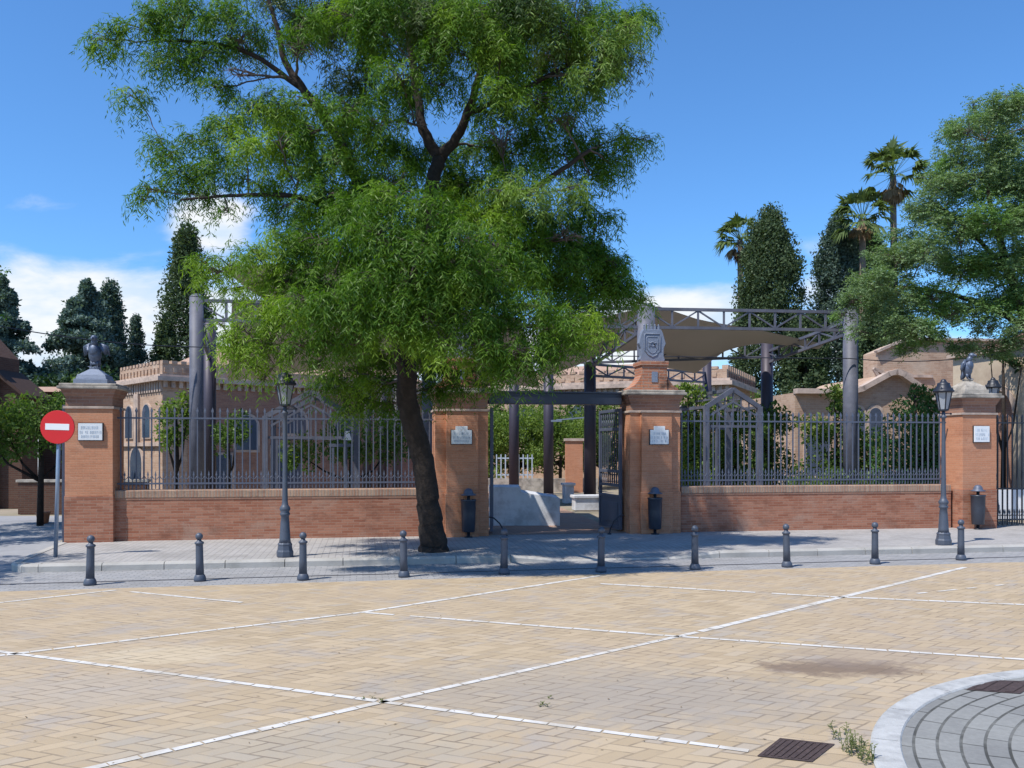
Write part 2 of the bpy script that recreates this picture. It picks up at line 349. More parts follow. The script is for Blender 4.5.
def tiles_mat(name, c1, c2, mortar, bw, bh, ms, ang, offset=.5, polar=False, stain=(.2, .19, .18)):
    m = bpy.data.materials.new(name); m.use_nodes = True; nt = m.node_tree; p = nt.nodes['Principled BSDF']
    v = N(nt, 'ShaderNodeTexCoord').outputs['Object']
    if polar:
        s = N(nt, 'ShaderNodeSeparateXYZ'); nt.links.new(v, s.inputs[0])
        r = M_(nt, 'SQRT', M_(nt, 'ADD', M_(nt, 'MULTIPLY', s.outputs[0], s.outputs[0]), M_(nt, 'MULTIPLY', s.outputs[1], s.outputs[1])))
        th = M_(nt, 'ARCTAN2', s.outputs[1], s.outputs[0])
        cc = N(nt, 'ShaderNodeCombineXYZ'); nt.links.new(M_(nt, 'MULTIPLY', th, 3.2), cc.inputs[0]); nt.links.new(r, cc.inputs[1]); vec = cc.outputs[0]
    else:
        mp = N(nt, 'ShaderNodeMapping'); mp.inputs['Rotation'].default_value = (0, 0, -ang); nt.links.new(v, mp.inputs[0]); vec = mp.outputs[0]
    b = N(nt, 'ShaderNodeTexBrick'); nt.links.new(vec, b.inputs['Vector']); b.offset = offset
    b.inputs['Color1'].default_value = (*c1, 1); b.inputs['Color2'].default_value = (*c2, 1); b.inputs['Mortar'].default_value = (*mortar, 1)
    b.inputs['Scale'].default_value = 1; b.inputs['Mortar Size'].default_value = ms; b.inputs['Mortar Smooth'].default_value = .4
    b.inputs['Brick Width'].default_value = bw; b.inputs['Row Height'].default_value = bh
    c = mixc(nt, M_(nt, 'MULTIPLY', sstep(nt, noise(nt, v, 1.1, 6, .7), .42, .7), .5), b.outputs[0], stain)
    f = M_(nt, 'ADD', .75, M_(nt, 'MULTIPLY', noise(nt, v, 25, 5, .7), .5)); f3 = N(nt, 'ShaderNodeCombineXYZ')
    for i in range(3): nt.links.new(f, f3.inputs[i])
    c = mixc(nt, 1.0, c, f3.outputs[0], 'MULTIPLY')
    nt.links.new(c, p.inputs['Base Color']); p.inputs['Roughness'].default_value = .9; p.inputs['Specular IOR Level'].default_value = .2
    bp = N(nt, 'ShaderNodeBump'); bp.inputs['Strength'].default_value = .5; bp.inputs['Distance'].default_value = .006
    nt.links.new(M_(nt, 'ADD', M_(nt, 'MULTIPLY', b.outputs['Fac'], -1.0), M_(nt, 'MULTIPLY', noise(nt, v, 60, 3), .4)), bp.inputs['Height'])
    nt.links.new(bp.outputs[0], p.inputs['Normal'])
    return m
PLAZA = plaza_mat()
SIDEW = tiles_mat('grey_sidewalk_tiles', (.34, .325, .31), (.40, .38, .365), (.27, .255, .25), .12, .12, .010, WANG, 0)
COBBLE = tiles_mat('grey_setts', (.27, .27, .275), (.34, .335, .335), (.20, .20, .21), .2, .1, .010, WANG)
ISLE = tiles_mat('grey_ring_pavers', (.18, .18, .175), (.245, .245, .235), (.06, .06, .055), .45, .145, .012, 0, polar=True, stain=(.29, .29, .27))
PATHM = tiles_mat('red_park_paving', (.34, .20, .15), (.40, .27, .2), (.2, .15, .12), .25, .12, .01, WANG)
ASPH = mat('pale_asphalt', (.30, .30, .31), .95, var=.12, scale=8, bump=.3, bscale=120, col2=(.16, .165, .185), var2=.5, scale2=.5)
GROUND = mat('park_soil', (.30, .25, .19), .95, var=.2, scale=1.5, bump=.3, col2=(.12, .13, .06), var2=.6, scale2=.25)
BANDM = mat('white_band_stone', (.58, .56, .53), .8, var=.14, scale=7, bump=.2, col2=(.42, .37, .30), var2=.8, scale2=2.2)

# ---------------------------------------------------------------- the ground
def sheet(name, pts, z, m, kind='structure'):
    b = MB(); b.add([(x, y, z) for x, y in pts], [tuple(range(len(pts)))]); o = b.build(name, m); tag(o, kind=kind); return o
sheet('ground', [(-600, -60), (600, -60), (600, 900), (-600, 900)], -.012, GROUND)
sheet('road', [(-60, -40), (60, -40), (60, 27.0), (-60, 27.0+0*1)], -.006, ASPH)
def bl(X): return 13.14+.2*(X+6.25)      # bollard line
sheet('setts_strip', [(-30, bl(-30)-.75), (30, bl(30)-.35), (30, bl(30)+2.2), (-30, bl(-30)+2.2)], -.002, COBBLE)
sheet('plaza', [(-30, -12), (30, -12), (30, bl(30)-.30), (-30, bl(-30)-.50)], .002, PLAZA)
# gutter line behind the bollards
b = MB(); b.add([(-9.5, bl(-9.5)+.30, .001), (22, bl(22)+.25, .001), (22, bl(22)+.33, .001), (-9.5, bl(-9.5)+.38, .001)], [(0,1,2,3)])
tag(b.build('gutter', mat('gutter_dark', (.06, .06, .07), .8)), kind='structure')
# white bands
def gp(px, py): d = EYE*F/(py-HY); return Vector((gx(px, d), d))
def band(p0, p1, w, miss=0, rng=random.Random(3)):
    b = MB(); t = (p1-p0); L = t.length; t = t/L; n = Vector((-t.y, t.x))*w*1.2/2
    s = 0
    while s < L-.05:
        e = min(s+.205, L)
        if rng.random() > miss:
            j = Vector((rng.uniform(-.004, .004), rng.uniform(-.004, .004)))
            ww = rng.uniform(.85, 1.05); z = .0065
            q = [p0+t*(s+.006)-n*ww+j, p0+t*(e-.006)-n*ww+j, p0+t*(e-.006)+n*ww+j, p0+t*(s+.006)+n*ww+j]
            b.add([(v.x, v.y, z) for v in q], [(0,1,2,3)])
        s = e
    return b
bands = MB()
def addband(pa, pb, w=.058, miss=0, ext0=0, ext1=0):
    p0, p1 = gp(*pa), gp(*pb); t = (p1-p0).normalized(); x = band(p0-t*ext0, p1+t*ext1, w, miss)
    bands.add(x.v, x.f)
addband((95, 768), (380, 703), .062, .0, 3); addband((380, 703), (700, 632), .062, 0); addband((700, 632), (965, 567.5), .085, 0)
addband((0, 652), (380, 702), .058, 0, 2); addband((380, 702), (752, 752), .055, 0, 0, 0)
addband((0, 656), (360, 613), .065, 0, 2); addband((360, 613), (600, 576), .075, .02)
addband((365, 613), (680, 637), .065, .06); addband((680, 637), (1024, 660), .06, .0, 0, 4)
addband((600, 584), (830, 597), .08, .03); addband((830, 597), (1024, 605), .08, .0, 0, 2)
addband((130, 592), (255, 604), .06, .25); addband((0, 603), (120, 590), .07, 0, 2)
addband((885, 597), (1024, 583), .05, .7)
bands.add([], [])
o = bands.build('white_paving_bands', BANDM, recalc=False); tag(o, kind='structure')
# the round island
IC = (5.63, 4.70); IR = 3.46
def disc(n, r, z, cx=0, cy=0): return [(cx+r*math.cos(2*math.pi*k/n), cy+r*math.sin(2*math.pi*k/n), z) for k in range(n)]
b = MB(); b.add(disc(96, IR-.16, .012), [tuple(range(96))]); o = b.build('island_paving', ISLE); o.location = (*IC, 0); tag(o, kind='structure')
b = MB(); ns = 26
for k in range(ns):
    a0 = 2*math.pi*k/ns+.002+.07; a1 = 2*math.pi*(k+1)/ns-.002+.07; m_ = 5
    ring = []
    for r, z in ((IR, -.01), (IR, .014), (IR-.012, .024), (IR-.185, .026), (IR-.195, .014), (IR-.195, -.01)):
        ring.append([((r)*math.cos(a0+(a1-a0)*i/m_), r*math.sin(a0+(a1-a0)*i/m_), z) for i in range(m_+1)])
    vv = [p for q in ring for p in q]; w_ = m_+1
    ff = [(i*w_+j, i*w_+j+1, (i+1)*w_+j+1, (i+1)*w_+j) for i in range(5) for j in range(m_)]
    ff += [tuple(i*w_ for i in range(6)), tuple(i*w_+m_ for i in range(6))]
    b.add(vv, ff)
o = b.build('island_kerb', RINGM); o.location = (*IC, 0); tag(o, kind='structure')

# sidewalk with a dropped kerb in front of the gate
def kl(X): return 14.66+SL*(X+6.8)
ux = Vector((math.cos(WANG), math.sin(WANG), 0)); wx = Vector((-math.sin(WANG), math.cos(WANG), 0))
K0 = Vector((-7.75, kl(-7.75), 0))
def kz(u, w):     # height of the sidewalk
    ua, ub = 7.8, 11.8
    f = min(max((u-ua)/.9, 0), 1)*min(max((ub-u)/.9, 0), 1)
    f *= max(0, 1-w/1.6)
    return .12-.105*f
b = MB(); nu, nw = 120, 12; U1 = 26.0; W1 = 3.66
for i in range(nu+1):
    for j in range(nw+1):
        u = U1*i/nu; w = .16+(W1+.6-.16)*j/nw; p = K0+ux*u+wx*w; b.v.append((p.x, p.y, kz(u, w)))
for i in range(nu):
    for j in range(nw): b.f.append((i*(nw+1)+j, (i+1)*(nw+1)+j, (i+1)*(nw+1)+j+1, i*(nw+1)+j+1)); b.sm.append(False)
o = b.build('sidewalk', SIDEW, recalc=False); tag(o, kind='structure')
b = MB()
u = 0.0; rr = random.Random(5)
while u < U1-.5:
    L = .98
    f0, f1 = kz(u, 0), kz(u+L, 0)
    h0, h1 = f0+.006, f1+.006
    j = rr.uniform(-.006, .006)
    P = []
    for (uu, h) in ((u+.006, h0), (u+L-.006, h1)):
        for (w, z) in ((0, -.02), (0.0, h-.035), (.03, h), (.165, h), (.165, -.02)):
            p = K0+ux*uu+wx*(w+j); P.append((p.x, p.y, z))
    b.add(P, [(0,1,2,3,4), (9,8,7,6,5)]+[(i, i+5, (i+1) % 5+5, (i+1) % 5) for i in range(5)])
    u += L
# return of the kerb at the left end, rounded
E1 = Vector((-8.5, 15.25, 0)); ctl = K0-ux*.62
ret = [K0*(1-t)**2+ctl*2*t*(1-t)+E1*t*t for t in (0, .25, .5, .75, 1)]+[E1.lerp(Vector((-9.25, 18.2, 0)), t) for t in (.33, .66, 1)]
for p0, p1 in zip(ret[:-1], ret[1:]):
    t = (p1-p0).normalized(); n = Vector((t.y, -t.x, 0))*1
    P = []
    for p in (p0+t*.004, p1-t*.004):
        for (w, z) in ((0, -.02), (0, .09), (.03, .126), (.16, .126), (.16, -.02)):
            q = p+n*w; P.append((q.x, q.y, z))
    b.add(P, [(0,1,2,3,4), (9,8,7,6,5)]+[(i, i+5, (i+1) % 5+5, (i+1) % 5) for i in range(5)])
o = b.build('kerb', KERB, bevel=0); tag(o, kind='structure')
# filler of sidewalk at left end (wedge)
e0 = K0+wx*.1; e1 = K0+wx*(W1+.6); 
sheet('sidewalk_corner', [(e1.x+.2, e1.y), (-9.2, 18.25)]+[(p.x+.06, p.y+.06) for p in ret[::-1]]+[(e0.x+.2, e0.y+.03)], .1165, SIDEW)
# park ground and path inside the gate
c0 = K0+wx*(W1+.4)
pk = [c0-ux*1.0, c0+ux*30, c0+ux*30+wx*60, c0-ux*1.0+wx*60]
sheet('park_ground', [(p.x, p.y) for p in pk], .104, GROUND)
pc = [wp(488)+wx*.0, wp(625), wp(625)+wx*34+ux*2, wp(488)+wx*34-ux*2]
sheet('park_path', [(p.x, p.y) for p in pc], .124, PATHM)

# ---------------------------------------------------------------- pillars
def bird(b_, z, s=1.0, spread=.0):
    """a perched heraldic bird: body, breast, folded wings, neck, head, beak, tail, feet"""
    b_.ball((0, 0, z+.24*s), .115*s, sc=(1, .85, 1.55))
    b_.ball((0, -.05*s, z+.30*s), .09*s, sc=(1, .8, 1.3))
    b_.tube([(0, -.01*s, z+.36*s), (.0, -.04*s, z+.45*s), (.02*s, -.07*s, z+.50*s)], [.075*s, .055*s, .05*s], 10)
    b_.ball((.02*s, -.08*s, z+.52*s), .058*s, sc=(1, 1.15, 1))
    b_.tube([(.02*s, -.13*s, z+.525*s), (.025*s, -.17*s, z+.51*s), (.025*s, -.185*s, z+.48*s)], [.026*s, .018*s, .004*s], 6)
    for sg in (-1, 1):
        for k in range(5):
            x0 = sg*(.10+.006*k)*s; t = k/4
            b_.tube([(x0*.9, .0, z+(.42-.02*k)*s), (sg*(.15+spread*.5*(1-t)+.01*k)*s, .03*s, z+(.33-.03*k+spread*.4)*s), (sg*(.13+spread*(1-t))*s, .07*s, z+(.10+.02*k+spread)*s)], [.03*s, .034*s, .006*s], 6)
        b_.tube([(sg*.05*s, -.01*s, z+.12*s), (sg*.055*s, -.03*s, z+.02*s)], [.035*s, .02*s], 7)
        for q in (-1, 0, 1): b_.tube([(sg*.055*s, -.03*s, z+.02*s), (sg*.055*s+q*.035*s, -.09*s, z+.004*s)], [.014*s, .006*s], 5)
    b_.tube([(0, .05*s, z+.18*s), (0, .11*s, z+.06*s), (0, .14*s, z-.0*s)], [.06*s, .05*s, .02*s], 8)
def letters(parent, x0, x1, zr, y, rng):
    """worn lettering too small to read: rows of short engraved strokes"""
    for (za, zb, xa, xb) in zr:
        b_ = MB(); x = xa
        while x < xb:
            w = rng.uniform(.016, .026)
            if rng.random() > .12:
                for q in range(2):
                    if rng.random() > .15: b_.box(x+q*w*.62, x+q*w*.62+.006, y-.003, y, za, zb)
                if rng.random() > .3: b_.box(x, x+w*.7, y-.003, y, za+(zb-za)*rng.choice((0, .42, .85)), za+(zb-za)*rng.choice((0, .42, .85))+.006)
            x += w+.012
        b_.build('lettering', LETTER, parent)
def pillar(px, w, label, statue=None, wide=False, dep=.85, crest=False, plaque=None, topped=True, seed=1, protr=.30):
    c = wp(px); root = empty('brick_pillar', (c.x, c.y, .10), WANG)
    tag(root, label, 'pillar', 'brick pillars of the boundary wall')
    y0 = -protr; y1 = y0+dep; cy = (y0+y1)/2; h = w/2
    b_ = MB(); b_.box(-h-.012, h+.012, y0-.012, y1+.012, 0, .96)
    if wide: b_.box(-h*.60-.02, h*.60+.02, y0-.13, y0-.02, 0, .955)
    b_.build('plinth', BRICK if not wide else PIERB, root, bevel=.008)
    b_ = MB(); b_.box(-h, h, y0, y1, .96, 2.74)
    if wide: b_.box(-h*.60, h*.60, y0-.11, y0+.01, .955, 2.735)
    b_.build('shaft', PIERB, root, bevel=.006)
    b_ = MB(); b_.box(-h-.03, h+.03, y0-.03, y1+.03, 2.74, 2.79)
    if wide: b_.box(-h*.60-.03, h*.60+.03, y0-.14, y0-.028, 2.738, 2.788)
    b_.build('band', TRIM, root, bevel=.006)
    b_ = MB(); b_.box(-h+.01, h-.01, y0+.01, y1-.01, 2.79, 2.98)
    b_.frustum(0, cy, 2.98, 3.14, h, dep/2, h+.07, dep/2+.07)
    b_.build('neck', SHADEW, root)  # brick darkened for the shadow below the cornice
    b_ = MB(); b_.box(-h-.125, h+.125, y0-.125, y1+.125, 3.14, 3.20); b_.box(-h-.09, h+.09, y0-.09, y1+.09, 3.20, 3.255)
    b_.build('cornice', STONE, root, bevel=.015)
    zt = 3.255
    if statue:
        b_ = MB(); b_.box(-.33, .33, cy-.33, cy+.33, zt, zt+.10); b_.frustum(0, cy, zt+.10, zt+.20, .30, .30, .27, .27)
        b_.frustum(0, cy, zt+.20, zt+.33, .25, .25, .08, .08); b_.box(-.09, .09, cy-.09, cy+.09, zt+.33, zt+.37)
        b_.build('stepped_cap', CREST if statue == 'left' else STONE, root, bevel=.008)
    if crest:
        b_ = MB(); q = .30
        b_.box(-q, q, y0+.05, y0+.60, zt, zt+.60); b_.box(-q-.03, q+.03, y0+.02, y0+.63, zt+.56, zt+.66)
        for sg in (-1, 1):
            b_.prism([(sg*q, zt+.35), (sg*(q+.07), zt+.22), (sg*(q+.17), zt+.10), (sg*(q+.28), zt+.05), (sg*(q+.28), zt), (sg*q, zt)][::sg], y0+.08, y0+.55)
        b_.build('pedestal', CAPB, root, bevel=.01)
        b_ = MB(); b_.box(-.07, .07, y0+.035, y0+.055, zt+.18, zt+.42); b_.build('tablet', CREST, root)
        # shield with coronet
        zb = zt+.66; S = .27
        out = [(-S, zb), (S, zb), (S+.03, zb+.05), (S, zb+.12), (S, zb+.30), (S+.05, zb+.42), (S-.02, zb+.66), (S-.06, zb+.74), (-S+.06, zb+.74), (-S+.02, zb+.66), (-S-.05, zb+.42), (-S, zb+.30), (-S, zb+.12), (-S-.03, zb+.05)]
        b_ = MB(); b_.prism(out, y0+.20, y0+.36)
        for k in range(5):
            x = -.17+.085*k; b_.box(x-.018, x+.018, y0+.24, y0+.32, zb+.74, zb+.82); b_.ball((x, y0+.28, zb+.84), .024, 8, 6)
        b_.build('shield', CREST, root, bevel=.012)
        b_ = MB()
        pts = [(-.17, zb+.64), (.17, zb+.64), (.19, zb+.58), (.19, zb+.26), (.10, zb+.16), (0, zb+.11), (-.10, zb+.16), (-.19, zb+.26), (-.19, zb+.58)]
        b_.tube([(x, y0+.195, z) for x, z in pts+[pts[0]]], .013, 6)
        inn = [(x*.72, zb+.385+(z-zb-.385)*.72) for x, z in pts]; b_.tube([(x, y0+.197, z) for x, z in inn+[inn[0]]], .008, 6)
        b_.tube([(.055*math.cos(a), y0+.195, zb+.40+.05*math.sin(a)) for a in [k*2*math.pi/10 for k in range(11)]], .012, 6)
        b_.tube([(-.09, y0+.195, zb+.45), (-.03, y0+.19, zb+.40), (-.08, y0+.195, zb+.33)], .012, 6)
        b_.tube([(.09, y0+.195, zb+.45), (.03, y0+.19, zb+.40), (.08, y0+.195, zb+.33)], .012, 6)
        b_.build('emblem', CREST, root)
    yp = y0-(.11 if wide else 0)
    if plaque:
        x0, x1, z0, z1, ears = plaque
        b_ = MB(); b_.box(x0-.014, x1+.014, yp-.03, yp+.004, z0-.014, z1+.012); fr = b_.build('plaque_shadow_edge', IRON_D, root)  # thin dark edge stands in for the plaque's shadow
        b_ = MB(); b_.box(x0, x1, yp-.055, yp-.026, z0, z1)
        if ears: xm = (x0+x1)/2; b_.box(xm-.13, xm+.13, yp-.054, yp-.018, z1-.001, z1+.085)
        pq = b_.build('plaque', MARBLE, root, bevel=.004)
        H_ = z1-z0; W_ = x1-x0; rg = random.Random(seed)
        rows = [(z1-H_*.34, z1-H_*.16, x0+W_*.12, x1-W_*.18), (z1-H_*.62, z1-H_*.44, x0+W_*.06, x1-W_*.05), (z1-H_*.86, z1-H_*.70, x0+W_*.12, x1-W_*.16)]
        letters(pq, x0, x1, rows, yp-.0545, rg)
    return root, cy, zt
pl, cyl, ztl = pillar(91, .92, 'sunlit brick end pillar behind the red no entry sign, carrying a bird statue', 'left', plaque=(-.19, .27, 2.10, 2.44, False), seed=3, protr=.14)
pgl, _, _ = pillar(461, 1.16, 'tree-shaded brick gate pillar just right of the big tree trunk', wide=True, crest=True, plaque=(-.24, .20, 2.03, 2.33, True), seed=5, protr=.16)
pgr, _, _ = pillar(653, 1.18, 'brick gate pillar topped by a brick pedestal with a grey shield crest', wide=True, crest=True, plaque=(-.17, .26, 2.03, 2.35, True), seed=8, protr=.16)
pr, cyr, ztr = pillar(971, .90, 'brick end pillar beside the barred gate at far right, with a hunched bird statue', 'right', plaque=(-.17, .23, 2.09, 2.47, False), seed=9)
for (par, cy_, zt_, lab, sp, sc_) in ((pl, cyl, ztl, 'blue grey metal bird with ruffled wings on the pillar behind the no entry sign', .11, 1.15), (pr, cyr, ztr, 'hunched blue grey metal bird with folded wings on the far right pillar', .0, 1.12)):
    p = par.location; off = Matrix.Rotation(WANG, 3, 'Z') @ Vector((0, cy_, 0))
    b_ = MB(); bird(b_, 0, sc_, sp)
    if sp: b_.tube([(0, 0, .05), (.0, .0, .12)], [.09, .05], 10)
    o = b_.build('bird_statue', BRONZE); o.location = (p.x+off.x, p.y+off.y, .10+zt_+.365); o.rotation_euler = (0, 0, WANG+R(-12 if sp else 25))
    tag(o, lab, 'statue', 'metal birds on the end pillars')

# ---------------------------------------------------------------- low walls and their railings
def run(pxa, pxb, label_w, label_f, zb=.10, wall=True, gap=.153, black=False):
    a = wp(pxa); c = wp(pxb); L = (c-a).length
    if wall:
        root = empty('low_brick_wall', (a.x, a.y, zb), WANG); tag(root, label_w, 'wall', 'low brick walls between the pillars')
        b_ = MB(); b_.box(0, L, .0, .42, 0, .86); b_.build('wall', BRICK, root, bevel=.004)
        b_ = MB(); b_.box(-.0, L, -.008, .43, .862, .90); b_.build('shade_ledge', SHADEW, root)  # dark strip painting in the shadow under the coping
        b_ = MB(); b_.box(0, L, -.015, .435, .90, 1.065); b_.build('coping', COPE, root, bevel=.018)
        zf = zb+1.065
    else: zf = zb+.05
    m1 = IRON_D if black else IRON_L
    fr = empty('iron_fence' if wall else 'barred_gate', (a.x+wx.x*.2, a.y+wx.y*.2, zf), WANG)
    tag(fr, label_f, 'fence' if wall else 'gate', 'iron railings on the low walls' if wall else None)
    H_ = 2.87-zf
    for z, h in ((.13, .035), (H_-.20, .035), (.42, .02) if wall else (.9, .035)):
        b_ = MB(); b_.box(0, L, -.02, .02, z-h/2, z+h/2)
        if z != .42: b_.build('rail', m1, fr)
    pk_ = MB(); s = .0125 if not black else .014
    pk_.box(-s, s, -s, s, 0, H_-.07)
    pk_.frustum(0, 0, H_-.09, H_-.05, s, s, .026, .012); pk_.frustum(0, 0, H_-.05, H_+.03, .026, .012, .002, .002)
    first = None; n = int(L/gap)
    for k in range(n):
        x = gap*(k+.6)
        if x > L-.03: break
        if first is None: first = o = pk_.build('picket', m1, fr)
        else: o = first.copy(); col.objects.link(o); o.parent = fr
        o.location = (x, 0, 0)
    # dog bars: short spikes between the pickets, joined by little arches
    b_ = MB()
    for k in range(n-1):
        x = gap*(k+1.1)
        b_.box(x-.009, x+.009, -.009, .009, .02, .30); b_.frustum(0+x, 0, .30, .40, .020, .010, .001, .001)
        b_.tube([(x-gap/2, 0, .30), (x-gap/4, 0, .235), (x, 0, .215), (x+gap/4, 0, .235), (x+gap/2, 0, .30)], .008, 5)
    b_.build('dog_bars', m1, fr)
    return fr
run(113.5, 434, 'low brick wall left of the gate, behind the lamp post and tree trunk', 'grey blue iron fence on the low wall left of the gate')
run(681, 951, 'low brick wall right of the gate with patchy red brickwork', 'grey blue iron fence on the low wall right of the gate')
run(990.5, 1075, '', 'black barred gate at the far right beside the end pillar', wall=False, gap=.135, black=True)

# lintel beam over the gate
a = wp(489); c = wp(623); L = (c-a).length
g = empty('gate_lintel', (a.x, a.y, 3.03), WANG); tag(g, 'dark blue steel beam spanning the top of the gate opening', 'beam')
b_ = MB(); b_.box(0, L, .10, .40, 0, .25); b_.build('beam', BEAMM, g, bevel=.01)
b_ = MB(); b_.box(0, L, .07, .43, .25, .285); b_.build('flange', BEAMM, g)
# open gate leaves
def leaf(hx, hy, ex, ey, label, H_=2.78):
    v = Vector((ex-hx, ey-hy, 0)); L = v.length; r = empty('gate_leaf', (hx, hy, .17), math.atan2(v.y, v.x))
    tag(r, label, 'gate', 'open leaves of the main gate')
    b_ = MB(); b_.box(0, .07, -.035, .035, 0, H_); b_.box(L-.07, L, -.035, .035, 0, H_)
    for z in (0, .72, .98, 1.3, H_-.5, H_-.07): b_.box(.07, L-.07, -.03, .03, z, z+.07)
    b_.build('frame', IRON_L, r, bevel=.006)
    b_ = MB(); b_.box(.07, L-.07, -.008, .008, .07, .72); b_.box(.18, L-.18, -.02, .02, .16, .62); b_.build('lower_panel', IRON_L, r, bevel=.006)
    n = max(4, int(L/.13)); b_ = MB()
    for k in range(1, n): x = L*k/n; b_.box(x-.011, x+.011, -.011, .011, 1.0, H_-.02)
    b_.build('bars', IRON_L, r)
    b_ = MB()
    for k in range(n): x = L*(k+.5)/n; b_.tube([(x+.045*math.cos(t), 0, 1.17+.10*math.sin(t)) for t in [q*math.pi/5 for q in range(11)]], .009, 5)
    for k in range(n): x = L*(k+.5)/n; b_.tube([(x+.045*math.cos(t), 0, H_-.24+.14*math.sin(t)) for t in [q*math.pi/5 for q in range(11)]], .009, 5)
    b_.build('scrolls', IRON_L, r)
p = wp(621, .25); e = at(600, 0, 21.6); leaf(p.x, p.y, e.x, e.y, 'open grey iron gate leaf folded back against the right gate pillar')
p = wp(491.5, .25); e = at(497, 0, 21.2); leaf(p.x, p.y, e.x-.12, e.y, 'open gate leaf seen edge on beside the shaded left gate pillar')
# gate leaf at the far left, seen edge-on behind the sign
p = wp(64.5, -.1); r = empty('side_gate_leaf', (p.x, p.y, .12), math.atan2(.90, -.47)); tag(r, 'narrow grey iron gate leaf seen edge on, left of the pillar behind the sign', 'gate')
b_ = MB(); b_.box(0, .08, -.04, .04, 0, 2.8); b_.box(1.5, 1.56, -.03, .03, 0, 2.7)
for z in (.1, .9, 2.5): b_.box(.08, 1.5, -.025, .025, z, z+.05)
b_.build('frame', IRON_L, r)
b_ = MB()
for k in range(1, 11): b_.box(.08+.13*k, .10+.13*k, -.01, .01, .1, 2.6); 
for z in (.4, .8, 1.2, 1.6, 2.0, 2.4): b_.box(-.03, .05, -.055, -.03, z, z+.12)
b_.build('bars', IRON_L, r)
# curved iron hoops guarding the pier feet
for (px, sg, lab) in ((488, 1, 'curved dark iron guard rod at the foot of the left gate pillar'), (624, -1, 'curved dark iron guard rod at the foot of the right gate pillar')):
    p = wp(px, -.15); b_ = MB(); b_.tube([(0, 0, .42), (sg*.12, -.02, .40), (sg*.25, -.05, .28), (sg*.34, -.08, .12), (sg*.37, -.1, 0)], .016, 8)
    b_.lathe([(.05, 0), (.05, .02), (.03, .04)], sg*.37, -.1, 10); o = b_.build('guard_rod', IRON_D); o.location = (p.x, p.y, .115); o.rotation_euler = (0, 0, WANG)
    tag(o, lab, 'guard rod', 'guard rods at the gate')

# ---------------------------------------------------------------- street furniture
def bollard_proto():
    r = empty('bollard', (0, 0, 0))
    b_ = MB(); b_.lathe([(.088, 0), (.092, .03), (.086, .06), (.075, .085), (.066, .10)], n=24); b_.build('base', IRON, r)
    b_ = MB(); b_.lathe([(.062, .095), (.057, .30), (.054, .54), (.054, .56), (.068, .57), (.070, .59), (.056, .60), (.036, .612), (.03, .635)], n=24); b_.build('post', IRON, r)
    b_ = MB(); b_.ball((0, 0, .682), .056, 20, 12); b_.build('ball', IRON, r)
    return r
BP = [(90, 585), (200, 581), (303, 580), (404, 577), (504, 574), (601, 572), (695, 569.5), (787, 567), (875, 564), (961, 560)]
BLAB = ['leftmost dark bollard, in front of the red no entry sign', 'second bollard from the left, in front of the plain left wall', 'bollard standing just right of the left lamp post', 'bollard just left of the big tree trunk', 'bollard in front of the left edge of the gate opening',
        'bollard in front of the right edge of the gate opening', 'bollard in front of the left end of the right-hand wall', 'bollard in front of the middle of the right-hand wall', 'bollard well left of the right lamp post, third in from the right', 'rightmost dark bollard, just right of the right lamp post']
BLAB[8] = 'dark bollard in front of the right wall, next left of the right lamp post'
pb = bollard_proto()
for i, (px, py) in enumerate(BP):
    o = pb if i == 0 else copy_tree(pb)
    d = EYE*F/(py-HY); o.location = (gx(px, d), d, .0); o.rotation_euler = (R(random.uniform(-1.2, 1.2)), R(random.uniform(-1.2, 1.2)), random.uniform(0, 6))
    tag(o, BLAB[i], 'bollard', 'row of ball-topped bollards along the plaza')
def lamp_proto(H_=3.27):
    r = empty('street_lamp', (0, 0, 0))
    b_ = MB(); b_.lathe([(.145, 0), (.15, .03), (.15, .10), (.135, .13), (.125, .2), (.13, .23), (.105, .26)], n=8, smooth=False); b_.build('base', IRON, r, bevel=.006)
    b_ = MB(); b_.lathe([(.105, .25), (.095, .32), (.078, .60), (.068, .72), (.085, .74), (.088, .77), (.07, .79), (.092, .83), (.095, .86), (.07, .90), (.055, .93), (.048, 1.0), (.042, 1.6), (.034, 2.35), (.034, 2.50), (.055, 2.52), (.055, 2.545), (.035, 2.57), (.03, 2.66)], n=16)
    b_.build('post', IRON, r)
    b_ = MB(); b_.bar((-.2, 0, 2.60), (.2, 0, 2.60), .018); b_.ball((-.2, 0, 2.6), .02, 8, 6); b_.ball((.2, 0, 2.6), .02, 8, 6); b_.build('ladder_bar', IRON_D, r)
    ln = MB(); ln.lathe([(.085, 2.68), (.15, 3.02)], n=6, smooth=False); g_ = ln.build('lantern', GLASSM, r)
    fr = MB()
    for k in range(6):
        a = 2*math.pi*k/6; fr.bar((.087*math.cos(a), .087*math.sin(a), 2.67), (.155*math.cos(a), .155*math.sin(a), 3.03), .016)
    fr.lathe([(.04, 2.64), (.095, 2.66), (.095, 2.685), (.08, 2.69)], n=6, smooth=False)
    fr.lathe([(.165, 3.015), (.20, 3.03), (.20, 3.055), (.165, 3.08), (.14, 3.12), (.13, 3.15), (.12, 3.17), (.12, 3.20), (.07, 3.22), (.05, 3.25), (.045, 3.27), (.01, 3.29)], n=12)
    for k in range(6):
        a = 2*math.pi*(k+.5)/6; fr.frustum(.165*math.cos(a), .165*math.sin(a), 3.05, 3.12, .022, .022, .004, .004)
    fr.build('lantern_frame', IRON_D, g_)
    return r
l1 = lamp_proto(); l1.location = (gx(285, 15.6), 15.6, .118); tag(l1, 'iron street lamp in front of the left wall, between two bollards', 'street lamp', 'iron street lamps')
